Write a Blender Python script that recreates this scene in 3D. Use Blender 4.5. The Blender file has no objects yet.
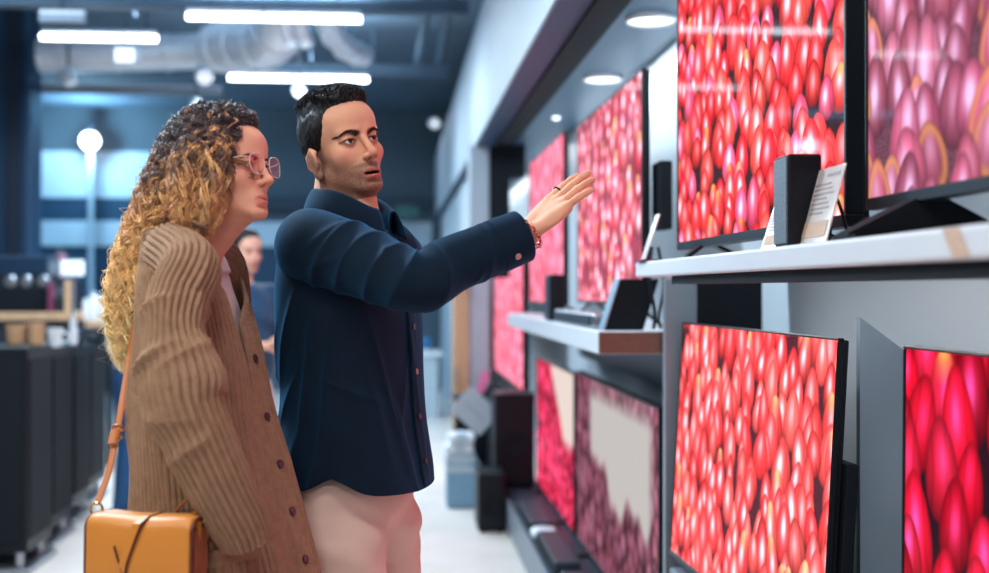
import bpy, bmesh, math, random
import numpy as np
from mathutils import Vector, Matrix
random.seed(7); RNG = np.random.default_rng(11)
SC = bpy.context.scene; COL = SC.collection
PI = math.pi
# ------------------------------------------------------------------ camera
F = 1200.0; EYE = 1.365; CX, CY = 494.5, 286.5
YAW = math.atan((CX-395)/F); PITCH = math.atan((290-CY)/F)
cam = bpy.data.cameras.new('camera'); cam.sensor_width = 36; cam.lens = 36*F/989
cam.clip_start = .05
camo = bpy.data.objects.new('camera', cam); COL.objects.link(camo)
camo.location = (0,0,EYE); camo.rotation_euler = (PI/2+PITCH, 0, -YAW)
cam.dof.use_dof = True; cam.dof.focus_distance = 2.4; cam.dof.aperture_fstop = 2.0
SC.camera = camo
CR = Matrix.Rotation(-YAW,3,'Z') @ Matrix.Rotation(PI/2+PITCH,3,'X')
def ray(px,py): return CR @ Vector(((px-CX)/F, -(py-CY)/F, -1))
def P(px,py,Y):
    r = ray(px,py); return Vector((0,0,EYE)) + r*(Y/r.y)
def PX(px,py,X):
    r = ray(px,py); return Vector((0,0,EYE)) + r*(X/r.x)
# ------------------------------------------------------------------ materials
def s2l(c):
    c = np.asarray(c,float)/255.
    return np.where(c<=.04045, c/12.92, ((c+.055)/1.055)**2.4)
def lin(c): return tuple(float(v) for v in s2l(c))+(1,)
def mat(name, col, rough=.5, metal=0, spec=.5, noise=0, nscale=20, bump=0, bscale=60, emit=None, estr=1, sheen=0, sheencol=None, coat=0, trans=0, ior=1.45, stretch=None, alpha=1):
    m = bpy.data.materials.new(name); m.use_nodes = True
    nt = m.node_tree; b = nt.nodes['Principled BSDF']
    b.inputs['Base Color'].default_value = lin(col); b.inputs['Roughness'].default_value = rough
    b.inputs['Metallic'].default_value = metal; b.inputs['Specular IOR Level'].default_value = spec
    b.inputs['Coat Weight'].default_value = coat; b.inputs['Coat Roughness'].default_value=.08
    b.inputs['Transmission Weight'].default_value = trans; b.inputs['IOR'].default_value = ior
    b.inputs['Sheen Weight'].default_value = sheen; b.inputs['Alpha'].default_value = alpha
    if sheencol: b.inputs['Sheen Tint'].default_value = lin(sheencol)
    if emit is not None:
        b.inputs['Emission Color'].default_value = lin(emit); b.inputs['Emission Strength'].default_value = estr
    if noise or bump:
        tc = nt.nodes.new('ShaderNodeTexCoord'); mp = nt.nodes.new('ShaderNodeMapping')
        nt.links.new(tc.outputs['Object'], mp.inputs['Vector'])
        if stretch: mp.inputs['Scale'].default_value = stretch
    if noise:
        n = nt.nodes.new('ShaderNodeTexNoise'); n.inputs['Scale'].default_value = nscale; n.inputs['Detail'].default_value = 5
        r = nt.nodes.new('ShaderNodeMixRGB'); r.blend_type = 'MULTIPLY'; r.inputs[0].default_value = noise
        r.inputs[1].default_value = lin(col); nt.links.new(mp.outputs[0], n.inputs['Vector'])
        cr = nt.nodes.new('ShaderNodeValToRGB'); cr.color_ramp.elements[0].position=.3; cr.color_ramp.elements[1].position=.7
        cr.color_ramp.elements[0].color=(.25,.25,.25,1)
        nt.links.new(n.outputs['Fac'], cr.inputs[0]); nt.links.new(cr.outputs[0], r.inputs[2]); nt.links.new(r.outputs[0], b.inputs['Base Color'])
    if bump:
        n2 = nt.nodes.new('ShaderNodeTexNoise'); n2.inputs['Scale'].default_value = bscale; n2.inputs['Detail'].default_value = 4
        nt.links.new(mp.outputs[0], n2.inputs['Vector'])
        bp = nt.nodes.new('ShaderNodeBump'); bp.inputs['Strength'].default_value = bump; bp.inputs['Distance'].default_value=.004
        nt.links.new(n2.outputs['Fac'], bp.inputs['Height']); nt.links.new(bp.outputs[0], b.inputs['Normal'])
    return m
def mat_attr(name, attr='Col', rough=.5, spec=.5, sss=0, sheen=0, bump=0, bscale=300, emit=0, coat=0, aniso=0):
    m = bpy.data.materials.new(name); m.use_nodes = True
    nt = m.node_tree; b = nt.nodes['Principled BSDF']
    a = nt.nodes.new('ShaderNodeAttribute'); a.attribute_name = attr
    b.inputs['Roughness'].default_value = rough; b.inputs['Specular IOR Level'].default_value = spec
    b.inputs['Sheen Weight'].default_value = sheen; b.inputs['Coat Weight'].default_value = coat; b.inputs['Coat Roughness'].default_value=.05
    if emit:
        b.inputs['Base Color'].default_value=(.004,.004,.005,1)
        nt.links.new(a.outputs['Color'], b.inputs['Emission Color']); b.inputs['Emission Strength'].default_value = emit
    else: nt.links.new(a.outputs['Color'], b.inputs['Base Color'])
    if sss:
        b.inputs['Subsurface Weight'].default_value = sss; b.inputs['Subsurface Radius'].default_value=(1,.35,.2); b.inputs['Subsurface Scale'].default_value=.008
    if bump:
        tc = nt.nodes.new('ShaderNodeTexCoord'); n2 = nt.nodes.new('ShaderNodeTexNoise'); n2.inputs['Scale'].default_value=bscale
        nt.links.new(tc.outputs['Object'], n2.inputs['Vector'])
        bp = nt.nodes.new('ShaderNodeBump'); bp.inputs['Strength'].default_value=bump; bp.inputs['Distance'].default_value=.002
        nt.links.new(n2.outputs['Fac'], bp.inputs['Height']); nt.links.new(bp.outputs[0], b.inputs['Normal'])
    return m
def lamp_mat(name, col, strength):
    return mat(name, (240,240,240), emit=col, estr=strength)
# ------------------------------------------------------------------ objects
def wl(o):
    v = Vector((0,0,0))
    while o is not None: v = v + o.location; o = o.parent
    return v
def tag(o, label=None, cat=None, group=None, kind=None):
    if label: o['label'] = label
    if cat: o['category'] = cat
    if group: o['group'] = group
    if kind: o['kind'] = kind
    return o
def thing(name, label, cat, loc, group=None):
    o = bpy.data.objects.new(name, None); COL.objects.link(o); o.location = loc; o.empty_display_size=.05
    return tag(o, label, cat, group)
def link(name, me, m, parent=None, smooth=False):
    """me holds world coordinates; keep them while parenting"""
    if m is not None: me.materials.append(m)
    o = bpy.data.objects.new(name, me); COL.objects.link(o)
    if parent is not None:
        o.parent = parent; me.transform(Matrix.Translation(-wl(parent)))
    else:
        n = len(me.vertices); co = np.empty(n*3,np.float32); me.vertices.foreach_get('co',co); co = co.reshape(-1,3)
        c = (co.min(0)+co.max(0))/2; c[2] = co[:,2].min(); c = Vector([float(v) for v in c])
        me.transform(Matrix.Translation(-c)); o.location = c
    if smooth: me.polygons.foreach_set('use_smooth', [True]*len(me.polygons))
    return o
def np_mesh(name, verts, quads, tris=None):
    me = bpy.data.meshes.new(name); verts = np.ascontiguousarray(verts,np.float32)
    nq = len(quads); nt_ = 0 if tris is None else len(tris)
    me.vertices.add(len(verts)); me.vertices.foreach_set('co', verts.ravel())
    loops = np.asarray(quads,np.int32).ravel()
    starts = np.arange(nq)*4; tot = np.full(nq,4)
    if nt_:
        loops = np.concatenate([loops, np.asarray(tris,np.int32).ravel()])
        starts = np.concatenate([starts, nq*4+np.arange(nt_)*3]); tot = np.concatenate([tot, np.full(nt_,3)])
    me.loops.add(len(loops)); me.loops.foreach_set('vertex_index', loops.astype(np.int32))
    me.polygons.add(nq+nt_); me.polygons.foreach_set('loop_start', starts.astype(np.int32))
    me.update(calc_edges=True); me.validate(); return me
def set_col(me, rgb_lin, name='Col'):
    a = me.color_attributes.new(name, 'FLOAT_COLOR', 'POINT')
    c = np.ones((len(me.vertices),4),np.float32); c[:,:3] = rgb_lin
    a.data.foreach_set('color', c.ravel())
def set_float(me, vals, name):
    a = me.attributes.new(name,'FLOAT','POINT'); a.data.foreach_set('value', np.asarray(vals,np.float32))
class MB:
    def __init__(s): s.bm = bmesh.new()
    def obox(s, o, u, v, n, a, b, c, bev=0, seg=2):
        """box spanning a=(a0,a1) along u, b along v, c along n"""
        o=Vector(o);u=Vector(u);v=Vector(v);n=Vector(n); vs=[]
        for k in c:
            for j in b:
                for i in a: vs.append(s.bm.verts.new(o+u*i+v*j+n*k))
        f=[(0,1,3,2),(4,6,7,5),(0,4,5,1),(2,3,7,6),(0,2,6,4),(1,5,7,3)]
        fs=[s.bm.faces.new([vs[i] for i in q]) for q in f]
        if bev>0:
            es=list({e for q in fs for e in q.edges})
            bmesh.ops.bevel(s.bm, geom=es, offset=bev, segments=seg, affect='EDGES', profile=.5)
        return s
    def box(s,x,y,z,bev=0,seg=2): return s.obox((0,0,0),(1,0,0),(0,1,0),(0,0,1),x,y,z,bev,seg)
    def prism(s, pts, ext):
        ext=Vector(ext); a=[s.bm.verts.new(Vector(p)) for p in pts]; b=[s.bm.verts.new(Vector(p)+ext) for p in pts]
        s.bm.faces.new(a); s.bm.faces.new(b[::-1]); n=len(pts)
        for i in range(n): s.bm.faces.new([a[i],b[i],b[(i+1)%n],a[(i+1)%n]])
        return s
    def tube(s, pts, r, seg=8, cap=True, flat=None):
        pts=[Vector(p) for p in pts]; n=len(pts); rs = r if isinstance(r,(list,tuple)) else [r]*n
        rings=[]; up=None
        for i in range(n):
            t=(pts[min(i+1,n-1)]-pts[max(i-1,0)]).normalized()
            if up is None:
                up = Vector((0,0,1)) if abs(t.z)<.9 else Vector((1,0,0))
            side=t.cross(up).normalized(); up=side.cross(t).normalized()
            fx,fy = flat if flat else (1,1)
            rings.append([s.bm.verts.new(pts[i]+(side*math.cos(2*PI*k/seg)*fx+up*math.sin(2*PI*k/seg)*fy)*rs[i]) for k in range(seg)])
        for i in range(n-1):
            for k in range(seg):
                s.bm.faces.new([rings[i][k],rings[i][(k+1)%seg],rings[i+1][(k+1)%seg],rings[i+1][k]])
        if cap:
            s.bm.faces.new(rings[0][::-1]); s.bm.faces.new(rings[-1])
        return s
    def cyl(s,p0,p1,r0,r1=None,seg=20): return s.tube([p0,p1],[r0,r0 if r1 is None else r1],seg)
    def lathe(s, c, prof, seg=24, axis=(0,0,1)):
        c=Vector(c); ax=Vector(axis).normalized(); a=ax.orthogonal().normalized(); b=ax.cross(a); rings=[]
        for (r,h) in prof:
            rings.append([s.bm.verts.new(c+ax*h+(a*math.cos(2*PI*k/seg)+b*math.sin(2*PI*k/seg))*max(r,1e-4)) for k in range(seg)])
        for i in range(len(rings)-1):
            for k in range(seg): s.bm.faces.new([rings[i][k],rings[i][(k+1)%seg],rings[i+1][(k+1)%seg],rings[i+1][k]])
        s.bm.faces.new(rings[0][::-1]); s.bm.faces.new(rings[-1]); return s
    def ball(s,c,r,seg=16,rot=None):
        r=Vector(r) if hasattr(r,'__len__') else Vector((r,r,r))
        M=Matrix.Translation(Vector(c)) @ (rot.to_4x4() if rot else Matrix()) @ Matrix.Diagonal((*r,1))
        bmesh.ops.create_uvsphere(s.bm,u_segments=seg,v_segments=max(6,seg//2+2),radius=1,matrix=M); return s
    def torus(s,c,axis,R,r,seg=20,sub=6,sx=1):
        c=Vector(c); ax=Vector(axis).normalized(); a=ax.orthogonal().normalized(); b=ax.cross(a)
        rings=[]
        for i in range(seg):
            t=2*PI*i/seg; d=a*math.cos(t)*sx+b*math.sin(t)
            rings.append([s.bm.verts.new(c+d*R+(d*math.cos(2*PI*j/sub)+ax*math.sin(2*PI*j/sub))*r) for j in range(sub)])
        for i in range(seg):
            for j in range(sub):
                s.bm.faces.new([rings[i][j],rings[(i+1)%seg][j],rings[(i+1)%seg][(j+1)%sub],rings[i][(j+1)%sub]])
        return s
    def build(s,name,m,parent=None,smooth=False):
        bmesh.ops.recalc_face_normals(s.bm,faces=s.bm.faces[:])
        me=bpy.data.meshes.new(name); s.bm.to_mesh(me); s.bm.free()
        o=link(name,me,m,parent)
        if smooth:
            me.polygons.foreach_set('use_smooth',[True]*len(me.polygons))
            try: me.set_sharp_from_angle(angle=math.radians(40))
            except Exception: pass
        return o
def struct(name, mb, m, smooth=False):
    return tag(mb.build(name,m,None,smooth), kind='structure')
# ------------------------------------------------------------------ the room
M_floor = mat('floor_concrete',(228,214,204),rough=.35,spec=.4,noise=.18,nscale=3,bump=.05,bscale=30)
M_ceil = mat('ceiling_dark',(74,94,112),rough=.9,noise=.25,nscale=2)
M_fascia = mat('fascia_paint',(158,168,178),rough=.55,noise=.08,nscale=4)
M_soffit = mat('soffit_paint',(54,86,112),rough=.4,noise=.12,nscale=3)
M_wall = mat('wall_panel_white',(196,206,214),rough=.45,noise=.08,nscale=3)
M_back = mat('back_wall_blue',(84,100,112),rough=.8,noise=.15,nscale=1.5)
M_band = mat('back_wall_pale_band',(176,190,200),rough=.7,noise=.1,nscale=2)
M_bandd = mat('back_wall_deep_blue',(26,58,82),rough=.6,noise=.1,nscale=2)
M_black = mat('black_plastic',(11,16,23),rough=.42,spec=.3,noise=.2,nscale=40)
M_blackm = mat('black_matte',(9,15,23),rough=.7,spec=.25,noise=.2,nscale=30)
M_dark = mat('dark_graphite',(34,46,58),rough=.45,noise=.15,nscale=25)
M_metal = mat('brushed_metal',(170,176,184),rough=.3,metal=.9,noise=.15,nscale=30,stretch=(1,1,30))
M_shelf = mat('shelf_laminate',(200,203,210),rough=.42,noise=.06,nscale=8)
M_shelfend = mat('shelf_core_brown',(112,78,68),rough=.7,noise=.35,nscale=40,stretch=(1,1,8))
M_grey = mat('grey_panel',(118,126,136),rough=.4,noise=.1,nscale=4)
M_greyp = mat('grey_gloss_panel',(134,148,160),rough=.22,spec=.6,noise=.06,nscale=5)
M_wood = mat('pale_wood',(196,158,122),rough=.6,noise=.3,nscale=14,stretch=(1,1,.15))
M_white = mat('white_plastic',(222,226,230),rough=.4,noise=.04,nscale=10)
M_silver = mat('duct_silver',(214,219,226),rough=.38,metal=.4,noise=.12,nscale=12)

struct('floor', MB().box((-9,6),(-4,18),(-.1,0)), M_floor)
struct('ceiling', MB().box((-9,6),(-4,18),(3.8,3.95)), M_ceil)
struct('wall_back', MB().box((-9,6),(16.4,16.6),(0,3.8)), M_back)
struct('wall_right', MB().box((1.12,1.3),(-2,16.4),(0,2.365)), M_wall)
struct('wall_left', MB().box((-8.2,-8),(-2,16.4),(0,3.8)), M_back)
# bulkhead over the displays
struct('trim_1', MB().box((.545,.552),(-1,16.4),(2.36,3.165)).box((.552,1.3),(-1,16.4),(3.1,3.165)), M_fascia)
struct('trim_2', MB().box((.552,1.3),(-1,16.4),(2.365,2.41)), M_soffit)
struct('trim_13', MB().box((.553,.675),(-1,16.4),(2.352,2.365)), mat('soffit_edge_navy',(16,50,82),rough=.5,noise=.15,nscale=2))
struct('trim_3', MB().box((.675,.79),(-1,8.0),(2.335,2.365)), M_blackm)          # track running along the soffit
# far wall bands
struct('trim_4', MB().box((-5.2,-2.6),(16.3,16.42),(2.59,3.2)), M_band)
struct('trim_5', MB().box((-5.2,-2.35),(16.32,16.42),(2.28,2.59)), M_bandd)
struct('trim_6', MB().box((-5.2,.5),(16.3,16.42),(1.95,2.28)), M_band)
w=MB()
for k in range(7): w.box((-5.15+k*.8,-4.5+k*.8),(16.33,16.42),(1.25,1.93))
struct('window_1', w, M_bandd)
struct('trim_7', MB().box((-2.3,.55),(16.2,16.42),(2.45,2.62)), mat('band_slate',(40,56,70),rough=.7))
# column at the left
c=MB(); xr=P(30,200,10.6).x
c.box((xr-.9,xr),(10.6,10.95),(0,3.8),.02)
struct('column_left', c, mat('column_navy',(20,58,88),rough=.5,noise=.2,nscale=2))
cs=MB()
for k in range(4): cs.box((xr-.84+k*.22,xr-.73+k*.22),(10.55,10.6),(0,3.8))
struct('trim_8', cs, mat('column_rib',(14,30,48),rough=.5))
# portal between the two display bays
struct('trim_9', MB().box((.51,.65),(8.25,8.45),(0,2.365),.01), M_fascia)
struct('trim_10', MB().box((.65,.79),(8.25,8.5),(1.45,2.365)).box((.79,.9),(8.25,8.5),(2.15,2.365)), M_blackm)
struct('wall_far_right', MB().box((.62,.72),(10.6,16.3),(0,2.365)), M_wall)
# fin that closes the near bay
struct('trim_11', MB().box((P(665,300,3.59).x,P(697,300,3.59).x),(3.59,3.62),(0,1.40),.002), M_grey)
struct('trim_12', MB().box((P(697,300,3.59).x,1.12),(3.595,3.625),(0,1.40)), M_blackm)

# ------------------------------------------------------------------ pictures on the screens
def smooth01(x): x=np.clip(x,0,1); return x*x*(3-2*x)
def tulips(seed, nx, ny, aspect, w, h, bg, cols, hl, hlamt=.8, dens=2.2, rim=None, tipcol=None, reflection=None, wash=None):
    r=np.random.default_rng(seed); gx,gy=np.meshgrid(np.linspace(0,aspect,nx),np.linspace(0,1,ny))
    img=np.ones((ny,nx,3))*np.array(bg)
    img*= (0.7+.5*r.random((ny,nx,1)))
    hl=np.array(hl,float); spots=[]; ry=h*1.7/dens; k=0; y=1.08
    while y>-.12:
        x=-.05+(k%2)*w*.5
        while x<aspect+.05: spots.append((y+r.normal(0,h*.16),x+r.normal(0,w*.16))); x+=w*r.uniform(.8,1.15)
        y-=ry; k+=1
    spots.sort(reverse=True)
    for yc,xc in spots:
        if r.random()<.06: continue
        s=r.uniform(.78,1.22); W=w*s*r.uniform(.88,1.12)/2*1.02; H=h*s*r.uniform(.9,1.2)/2*1.25; a=r.normal(0,.13)
        R=max(W,H)*1.25
        i0,i1=int((xc-R)/aspect*(nx-1)),int((xc+R)/aspect*(nx-1))+2; j0,j1=int((yc-R)*(ny-1)),int((yc+R)*(ny-1))+2
        i0=max(i0,0);j0=max(j0,0);i1=min(i1,nx);j1=min(j1,ny)
        if i1<=i0 or j1<=j0: continue
        X=gx[j0:j1,i0:i1]-xc; Yv=gy[j0:j1,i0:i1]-yc
        u=(X*math.cos(a)+Yv*math.sin(a))/W; v=(-X*math.sin(a)+Yv*math.cos(a))/H
        u=u/np.clip(1.0-.28*v,.4,2)
        d=np.sqrt(u*u+v*v); A=smooth01((1.0-d)/.12)
        if not A.any(): continue
        base=np.array(cols[r.integers(len(cols))],float)*r.uniform(.74,1.08)
        sh=.40+.66*np.clip(1-d*d,0,1)**.6; sh=sh*(.84+.22*np.clip(v+.5,-.6,1))
        c=base[None,None]*sh[...,None]
        pet=np.exp(-((np.abs(u+.12*math.sin(yc*90))-.38-.25*v*v)/.09)**2)*(v>-.9)
        c*= (1-.16*pet)[...,None]
        hx=r.uniform(-.25,.15); hv=r.uniform(.0,.35)
        g=np.exp(-((u-hx)/.34)**2-((v-hv)/.40)**2)*hlamt*r.uniform(.35,1.2)
        c=c+(hl-c)*np.clip(g,0,1)[...,None]
        if tipcol is not None and r.random()<.14:
            t=np.clip((v-.2)/.6,0,1)*np.exp(-(u/.6)**2); c=c+(np.array(tipcol)-c)*(.75*t)[...,None]
        if rim is not None and r.random()<.2:
            t=np.exp(-((d-.8)/.16)**2); c=c+(np.array(rim)-c)*(.5*t)[...,None]
        img[j0:j1,i0:i1]=img[j0:j1,i0:i1]*(1-A[...,None])+c*A[...,None]
    if reflection is not None:  # pale reflection of the shop, painted into the picture colours
        e=.45+.1*np.sin(gx*3.1+1)+.06*np.sin(gx*11)+.03*np.sin(gx*27)+.25*np.exp(-((gx-.15)/.25)**2)*reflection[1]
        m=smooth01((gy-e)/.10); m*=reflection[2](gx,gy)
        img=img*(1-m[...,None])+np.array(reflection[0])*m[...,None]
    if wash is not None: img=img+(np.array(wash[0])-img)*wash[1]
    return s2l(np.clip(img,0,255))
PIC={}
red=[(236,44,48),(240,58,58),(224,30,40),(240,72,66),(234,48,54)]
PIC['coral']=tulips(1,460,330,1.76,.145,.115,(40,26,30),red+[(255,80,120)],(244,176,190),.95,3.1,tipcol=(190,150,80))
PIC['mauve']=tulips(12,420,300,1.76,.12,.13,(70,40,52),[(152,66,92),(146,60,88),(158,82,106),(140,62,82)],(168,140,170),1.1,3.6,rim=(190,130,56),wash=((140,104,128),.08))  # washed-out look of reflection and viewing angle put into these colours
PIC['stand']=tulips(3,420,320,1.7,.125,.15,(50,22,30),[(240,58,60),(240,70,70),(236,48,52),(240,82,78)],(246,180,190),1.0,3.3,tipcol=(210,170,110),wash=((240,100,106),.05))
PIC['deep']=tulips(4,420,300,1.7,.15,.20,(26,8,16),[(190,8,32),(178,5,28),(196,18,44),(164,4,26)],(206,66,140),.75,2.6,tipcol=(200,150,70))
PIC['pink']=tulips(5,280,240,1.78,.19,.13,(104,36,54),[(194,72,86),(184,54,70),(198,96,114),(176,36,54),(194,78,106)],(222,188,204),1.25,2.6,wash=((206,140,156),.16),tipcol=(180,156,90))
PIC['rose']=tulips(6,200,170,1.78,.24,.17,(190,70,92),[(202,92,116),(206,74,96),(202,58,74),(204,106,134)],(220,168,190),.9,2.4,wash=((214,122,146),.34))
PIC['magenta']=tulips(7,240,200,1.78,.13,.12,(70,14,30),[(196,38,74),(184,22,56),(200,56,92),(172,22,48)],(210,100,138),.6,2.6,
    reflection=((152,140,134),0,lambda x,y: np.clip((x-.95-.35*np.sin(y*4))/.12,0,1)*np.clip((y-.45)/.1,0,1)))  # white screen glare painted over the upper right of the tulips
PIC['mauve_glare']=tulips(8,320,240,1.78,.11,.14,(48,20,28),[(108,56,72),(94,46,60),(116,68,84),(100,54,66)],(140,96,118),.5,2.8,
    reflection=((126,122,120),1,lambda x,y: np.clip((x-.33)/.10,0,1)*np.clip((1.72-x)/.12,0,1)*(1-.75*np.clip((y-.88)/.08,0,1))))  # pale area is a shop reflection painted above the tulips
M_screen=mat_attr('screen_picture',rough=.5,spec=0,emit=2.5)
_nt=M_screen.node_tree; _g=_nt.nodes.new('ShaderNodeBsdfGlossy'); _g.inputs['Roughness'].default_value=.06; _mx=_nt.nodes.new('ShaderNodeMixShader'); _mx.inputs[0].default_value=.006
_nt.links.new(_nt.nodes['Principled BSDF'].outputs[0],_mx.inputs[1]); _nt.links.new(_g.outputs[0],_mx.inputs[2]); _nt.links.new(_mx.outputs[0],_nt.nodes['Material Output'].inputs[0])
def grid_screen(name,o,u,v,n,a,b,pic,parent):
    img=PIC[pic]; ny,nx,_=img.shape
    A,B=np.meshgrid(np.linspace(a[0],a[1],nx),np.linspace(b[0],b[1],ny))
    o=np.array(o);u=np.array(u);v=np.array(v)
    co=o+A[...,None]*u+B[...,None]*v
    idx=np.arange(nx*ny).reshape(ny,nx)
    q=np.stack([idx[:-1,:-1],idx[:-1,1:],idx[1:,1:],idx[1:,:-1]],-1).reshape(-1,4)
    me=np_mesh(name,co.reshape(-1,3),q); set_col(me,img.reshape(-1,3))
    return link(name,me,M_screen,parent)
def tv(label,o,u,v,L,H,pic,bez=.012,botbez=.022,thick=.03,foot=None,group=None):
    o=Vector(o);u=Vector(u).normalized();v=Vector(v).normalized();n=u.cross(v)
    base=o+u*(L/2)-n*.02
    t=thing('television',label,'television',base,group)
    m=MB()
    m.obox(o,u,v,n,(0,L),(0,botbez),(-thick,.004),.002,1); m.obox(o,u,v,n,(0,L),(H-bez,H),(-thick,.004),.002,1)
    m.obox(o,u,v,n,(0,bez),(botbez,H-bez),(-thick,.004),.002,1); m.obox(o,u,v,n,(L-bez,L),(botbez,H-bez),(-thick,.004),.002,1)
    m.build('bezel',M_black,t)
    grid_screen('screen',o,u,v,n,(bez-.001,L-bez+.001),(botbez-.001,H-bez+.001),pic,t)
    MB().obox(o,u,v,n,(.004,L-.004),(.004,H-.004),(-thick-.012,-.004),.004).build('back_cover',M_blackm,t)
    MB().obox(o,u,v,n,(L*.2,L*.8),(H*.06,H*.6),(-thick-.05,-thick-.01),.012).build('rear_housing',M_blackm,t)
    if foot:
        z0,spread=foot; h=o.z-z0
        for s in (.2,.8):
            p=o+u*(L*s); f=MB()
            for d in (1,-1):
                e=Vector((p.x,p.y,0))+n*d*spread-n*.03; e.z=z0
                a=Vector((p.x,p.y,o.z+.012))-n*.018
                w=u*.016
                f.prism([a-w*1.4+n*d*.012,a-w*1.4-n*d*.004,e-w,e-w+Vector((0,0,.012))],w*2.4)
            f.build('stand_foot',M_black,t)
    return t
U=(0,-1,0);V=(0,0,1)
tv('largest television on the upper shelf, showing bright coral red tulips',(.80,3.349,1.478),U,V,1.282,.735,'coral',foot=(1.445,.07))
tb=tv('television with pale mauve tulips on screen, raised on a black foot at the shelf end',(.80,1.981,1.500),U,V,1.38,.79,'mauve',bez=.006,botbez=.02,thick=.02)
# its splayed pedestals
for yy in (1.775,.90):
    ft=MB(); ft.prism([(.688,yy,1.4436),(.688,yy,1.452),(.795,yy,1.505),(.845,yy,1.505),(.95,yy,1.452),(.95,yy,1.4436)],(0,.055,0))
    ft.prism([(.69,yy-.02,1.4436),(.95,yy-.02,1.4436),(.95,yy+.08,1.4436),(.69,yy+.08,1.4436)],(0,0,.006))
    ft.build('stand_foot',M_blackm,tb)
# mid bay televisions
tv('television with soft pink tulips behind the black speaker on the middle shelf',(.80,5.215,1.31),U,V,1.385,.775,'pink',bez=.008,botbez=.012,thick=.012,foot=(1.238,.09))
tv('television with hazy rose pink picture behind the pointing hand',(.80,7.1,1.29),U,V,1.45,.83,'rose',bez=.008,botbez=.012,thick=.012,foot=(1.238,.09))
tv('tall pink television beyond the far end of the middle shelf',(.83,10.0,.70),U,V,2.25,.86,'rose',bez=.008,botbez=.012,foot=(.6,.1))
# low row
tv('low television showing dark mauve tulips with a pale reflection painted in, under the middle shelf',(.85,5.573,.205),U,V,1.767,.782,'mauve_glare',bez=.010,botbez=.012,foot=(.195,.08))
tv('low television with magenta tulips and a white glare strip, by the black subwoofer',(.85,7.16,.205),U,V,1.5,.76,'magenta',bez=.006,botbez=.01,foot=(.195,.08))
# two leaning televisions in front
def lean(o_top_far,L,H,yaw,tilt,label,pic):
    u=Vector((math.sin(math.radians(yaw)),-math.cos(math.radians(yaw)),0))
    n0=u.cross(Vector((0,0,1))); a=math.radians(tilt)
    v=Vector((0,0,1))*math.cos(a)-n0*math.sin(a)
    o=Vector(o_top_far)-v*H
    t=tv(label,o,u,v,L,H,pic,bez=.006,botbez=.02,thick=.010); n=u.cross(v)
    MB().obox(o,u,v,n,(L-.10,L+.010),(-.02,H*.64),(-.050,-.024),.004).build('side_bracket',M_blackm,t)
    MB().obox(o,u,v,n,(L*.2,L*.8),(-.022,.0),(-.03,-.004),.003).build('foot_rail',M_blackm,t)
    return t
Ln=1.19
lean((.8620,3.5396,1.2684),Ln,.70,1.5,3.2,'tilted television below the shelf, showing dense coral tulips','stand')
lean((.8747,2.0,1.2703),1.19,.70,1.5,0.6,'television showing large deep red tulips on black, partly out of frame','deep')
# plinth below them
pl=thing('display_plinth','dark grey low plinth carrying the two near lower televisions','plinth',(.97,2.1,0))
MB().box((.81,1.115),(.5,3.5),(.06,.545),.006).build('body',M_grey,pl); MB().box((.84,1.1),(.55,3.45),(0,.06)).build('kick_board',M_blackm,pl)
xb_=P(860,320,2.42).x; bp_=MB().prism([(xb_,2.42,.546),(1.11,2.42,.546),(1.11,2.42,1.20),(xb_,2.42,P(860,317,2.42).z)],(0,.02,0))
tag(bp_.build('light_patch_panel',M_greyp),'grey glossy panel with slanted top standing for a light patch behind the deep red television','panel')  # solid panel stands in for a patch of light on the wall
# ------------------------------------------------------------------ shelves and what stands on them
sh=thing('display_shelf','long white upper shelf at eye height on the right','shelf',(.9,2,1.405))
MB().box((.68,1.12),(.3,3.36),(1.401,1.443),.006,3).build('shelf_board',M_shelf,sh)
MB().box((.70,.80),(.3,3.0),(1.380,1.401)).build('batten',M_blackm,sh)
sl_=thing('added_shelf_light','slim added light strip, unseen under the upper shelf','light',(.85,2,1.39)); MB().box((.84,.86),(.6,3.2),(1.392,1.4005)).build('added_channel',M_white,sl_); MB().box((.843,.857),(.62,3.18),(1.390,1.392)).build('added_diffuser',lamp_mat('added_strip_glow',(235,240,250),1.5),sl_)  # strip added out of sight to brighten the wall below the shelf
sm=thing('display_shelf','pale grey middle shelf with a brown cut end behind the first shelf','shelf',(.87,5.2,1.168))
MB().box((.62,1.12),(3.64,6.6),(1.168,1.238),.003,1).build('shelf_board',M_shelf,sm)
MB().box((.622,1.12),(3.632,3.642),(1.17,1.236)).build('end_face',M_shelfend,sm)
# backing under the middle shelf
MB().box((1.02,1.118),(3.64,6.6),(1.0,1.168)).build('under_board',M_grey,sm)
# small black bookshelf speaker
def speaker(label,x,y,z,w,d,h,mgrille,lean=0,name='bookshelf_speaker'):
    t=thing(name,label,'speaker',(x+w/2,y+d/2,z))
    bm=MB().box((x,x+w),(y,y+d),(z,z+h),.004)
    for q in bm.bm.verts: q.co.x+=lean*(q.co.z-z)/h
    bm.build('body',M_black,t)
    g=MB().box((x-.003,x+.001),(y+.004,y+d-.004),(z+.006,z+h-.006),.001,1)
    for q in g.bm.verts: q.co.x+=lean*(q.co.z-z)/h
    g.build('grille',mgrille,t)
    return t
M_grille=mat('speaker_grille',(112,124,134),rough=.5,metal=.3,noise=.6,nscale=260)
speaker('small black speaker with grey mesh side standing on the upper shelf',.701,2.095,1.443,.062,.078,.166,M_grille)
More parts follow.
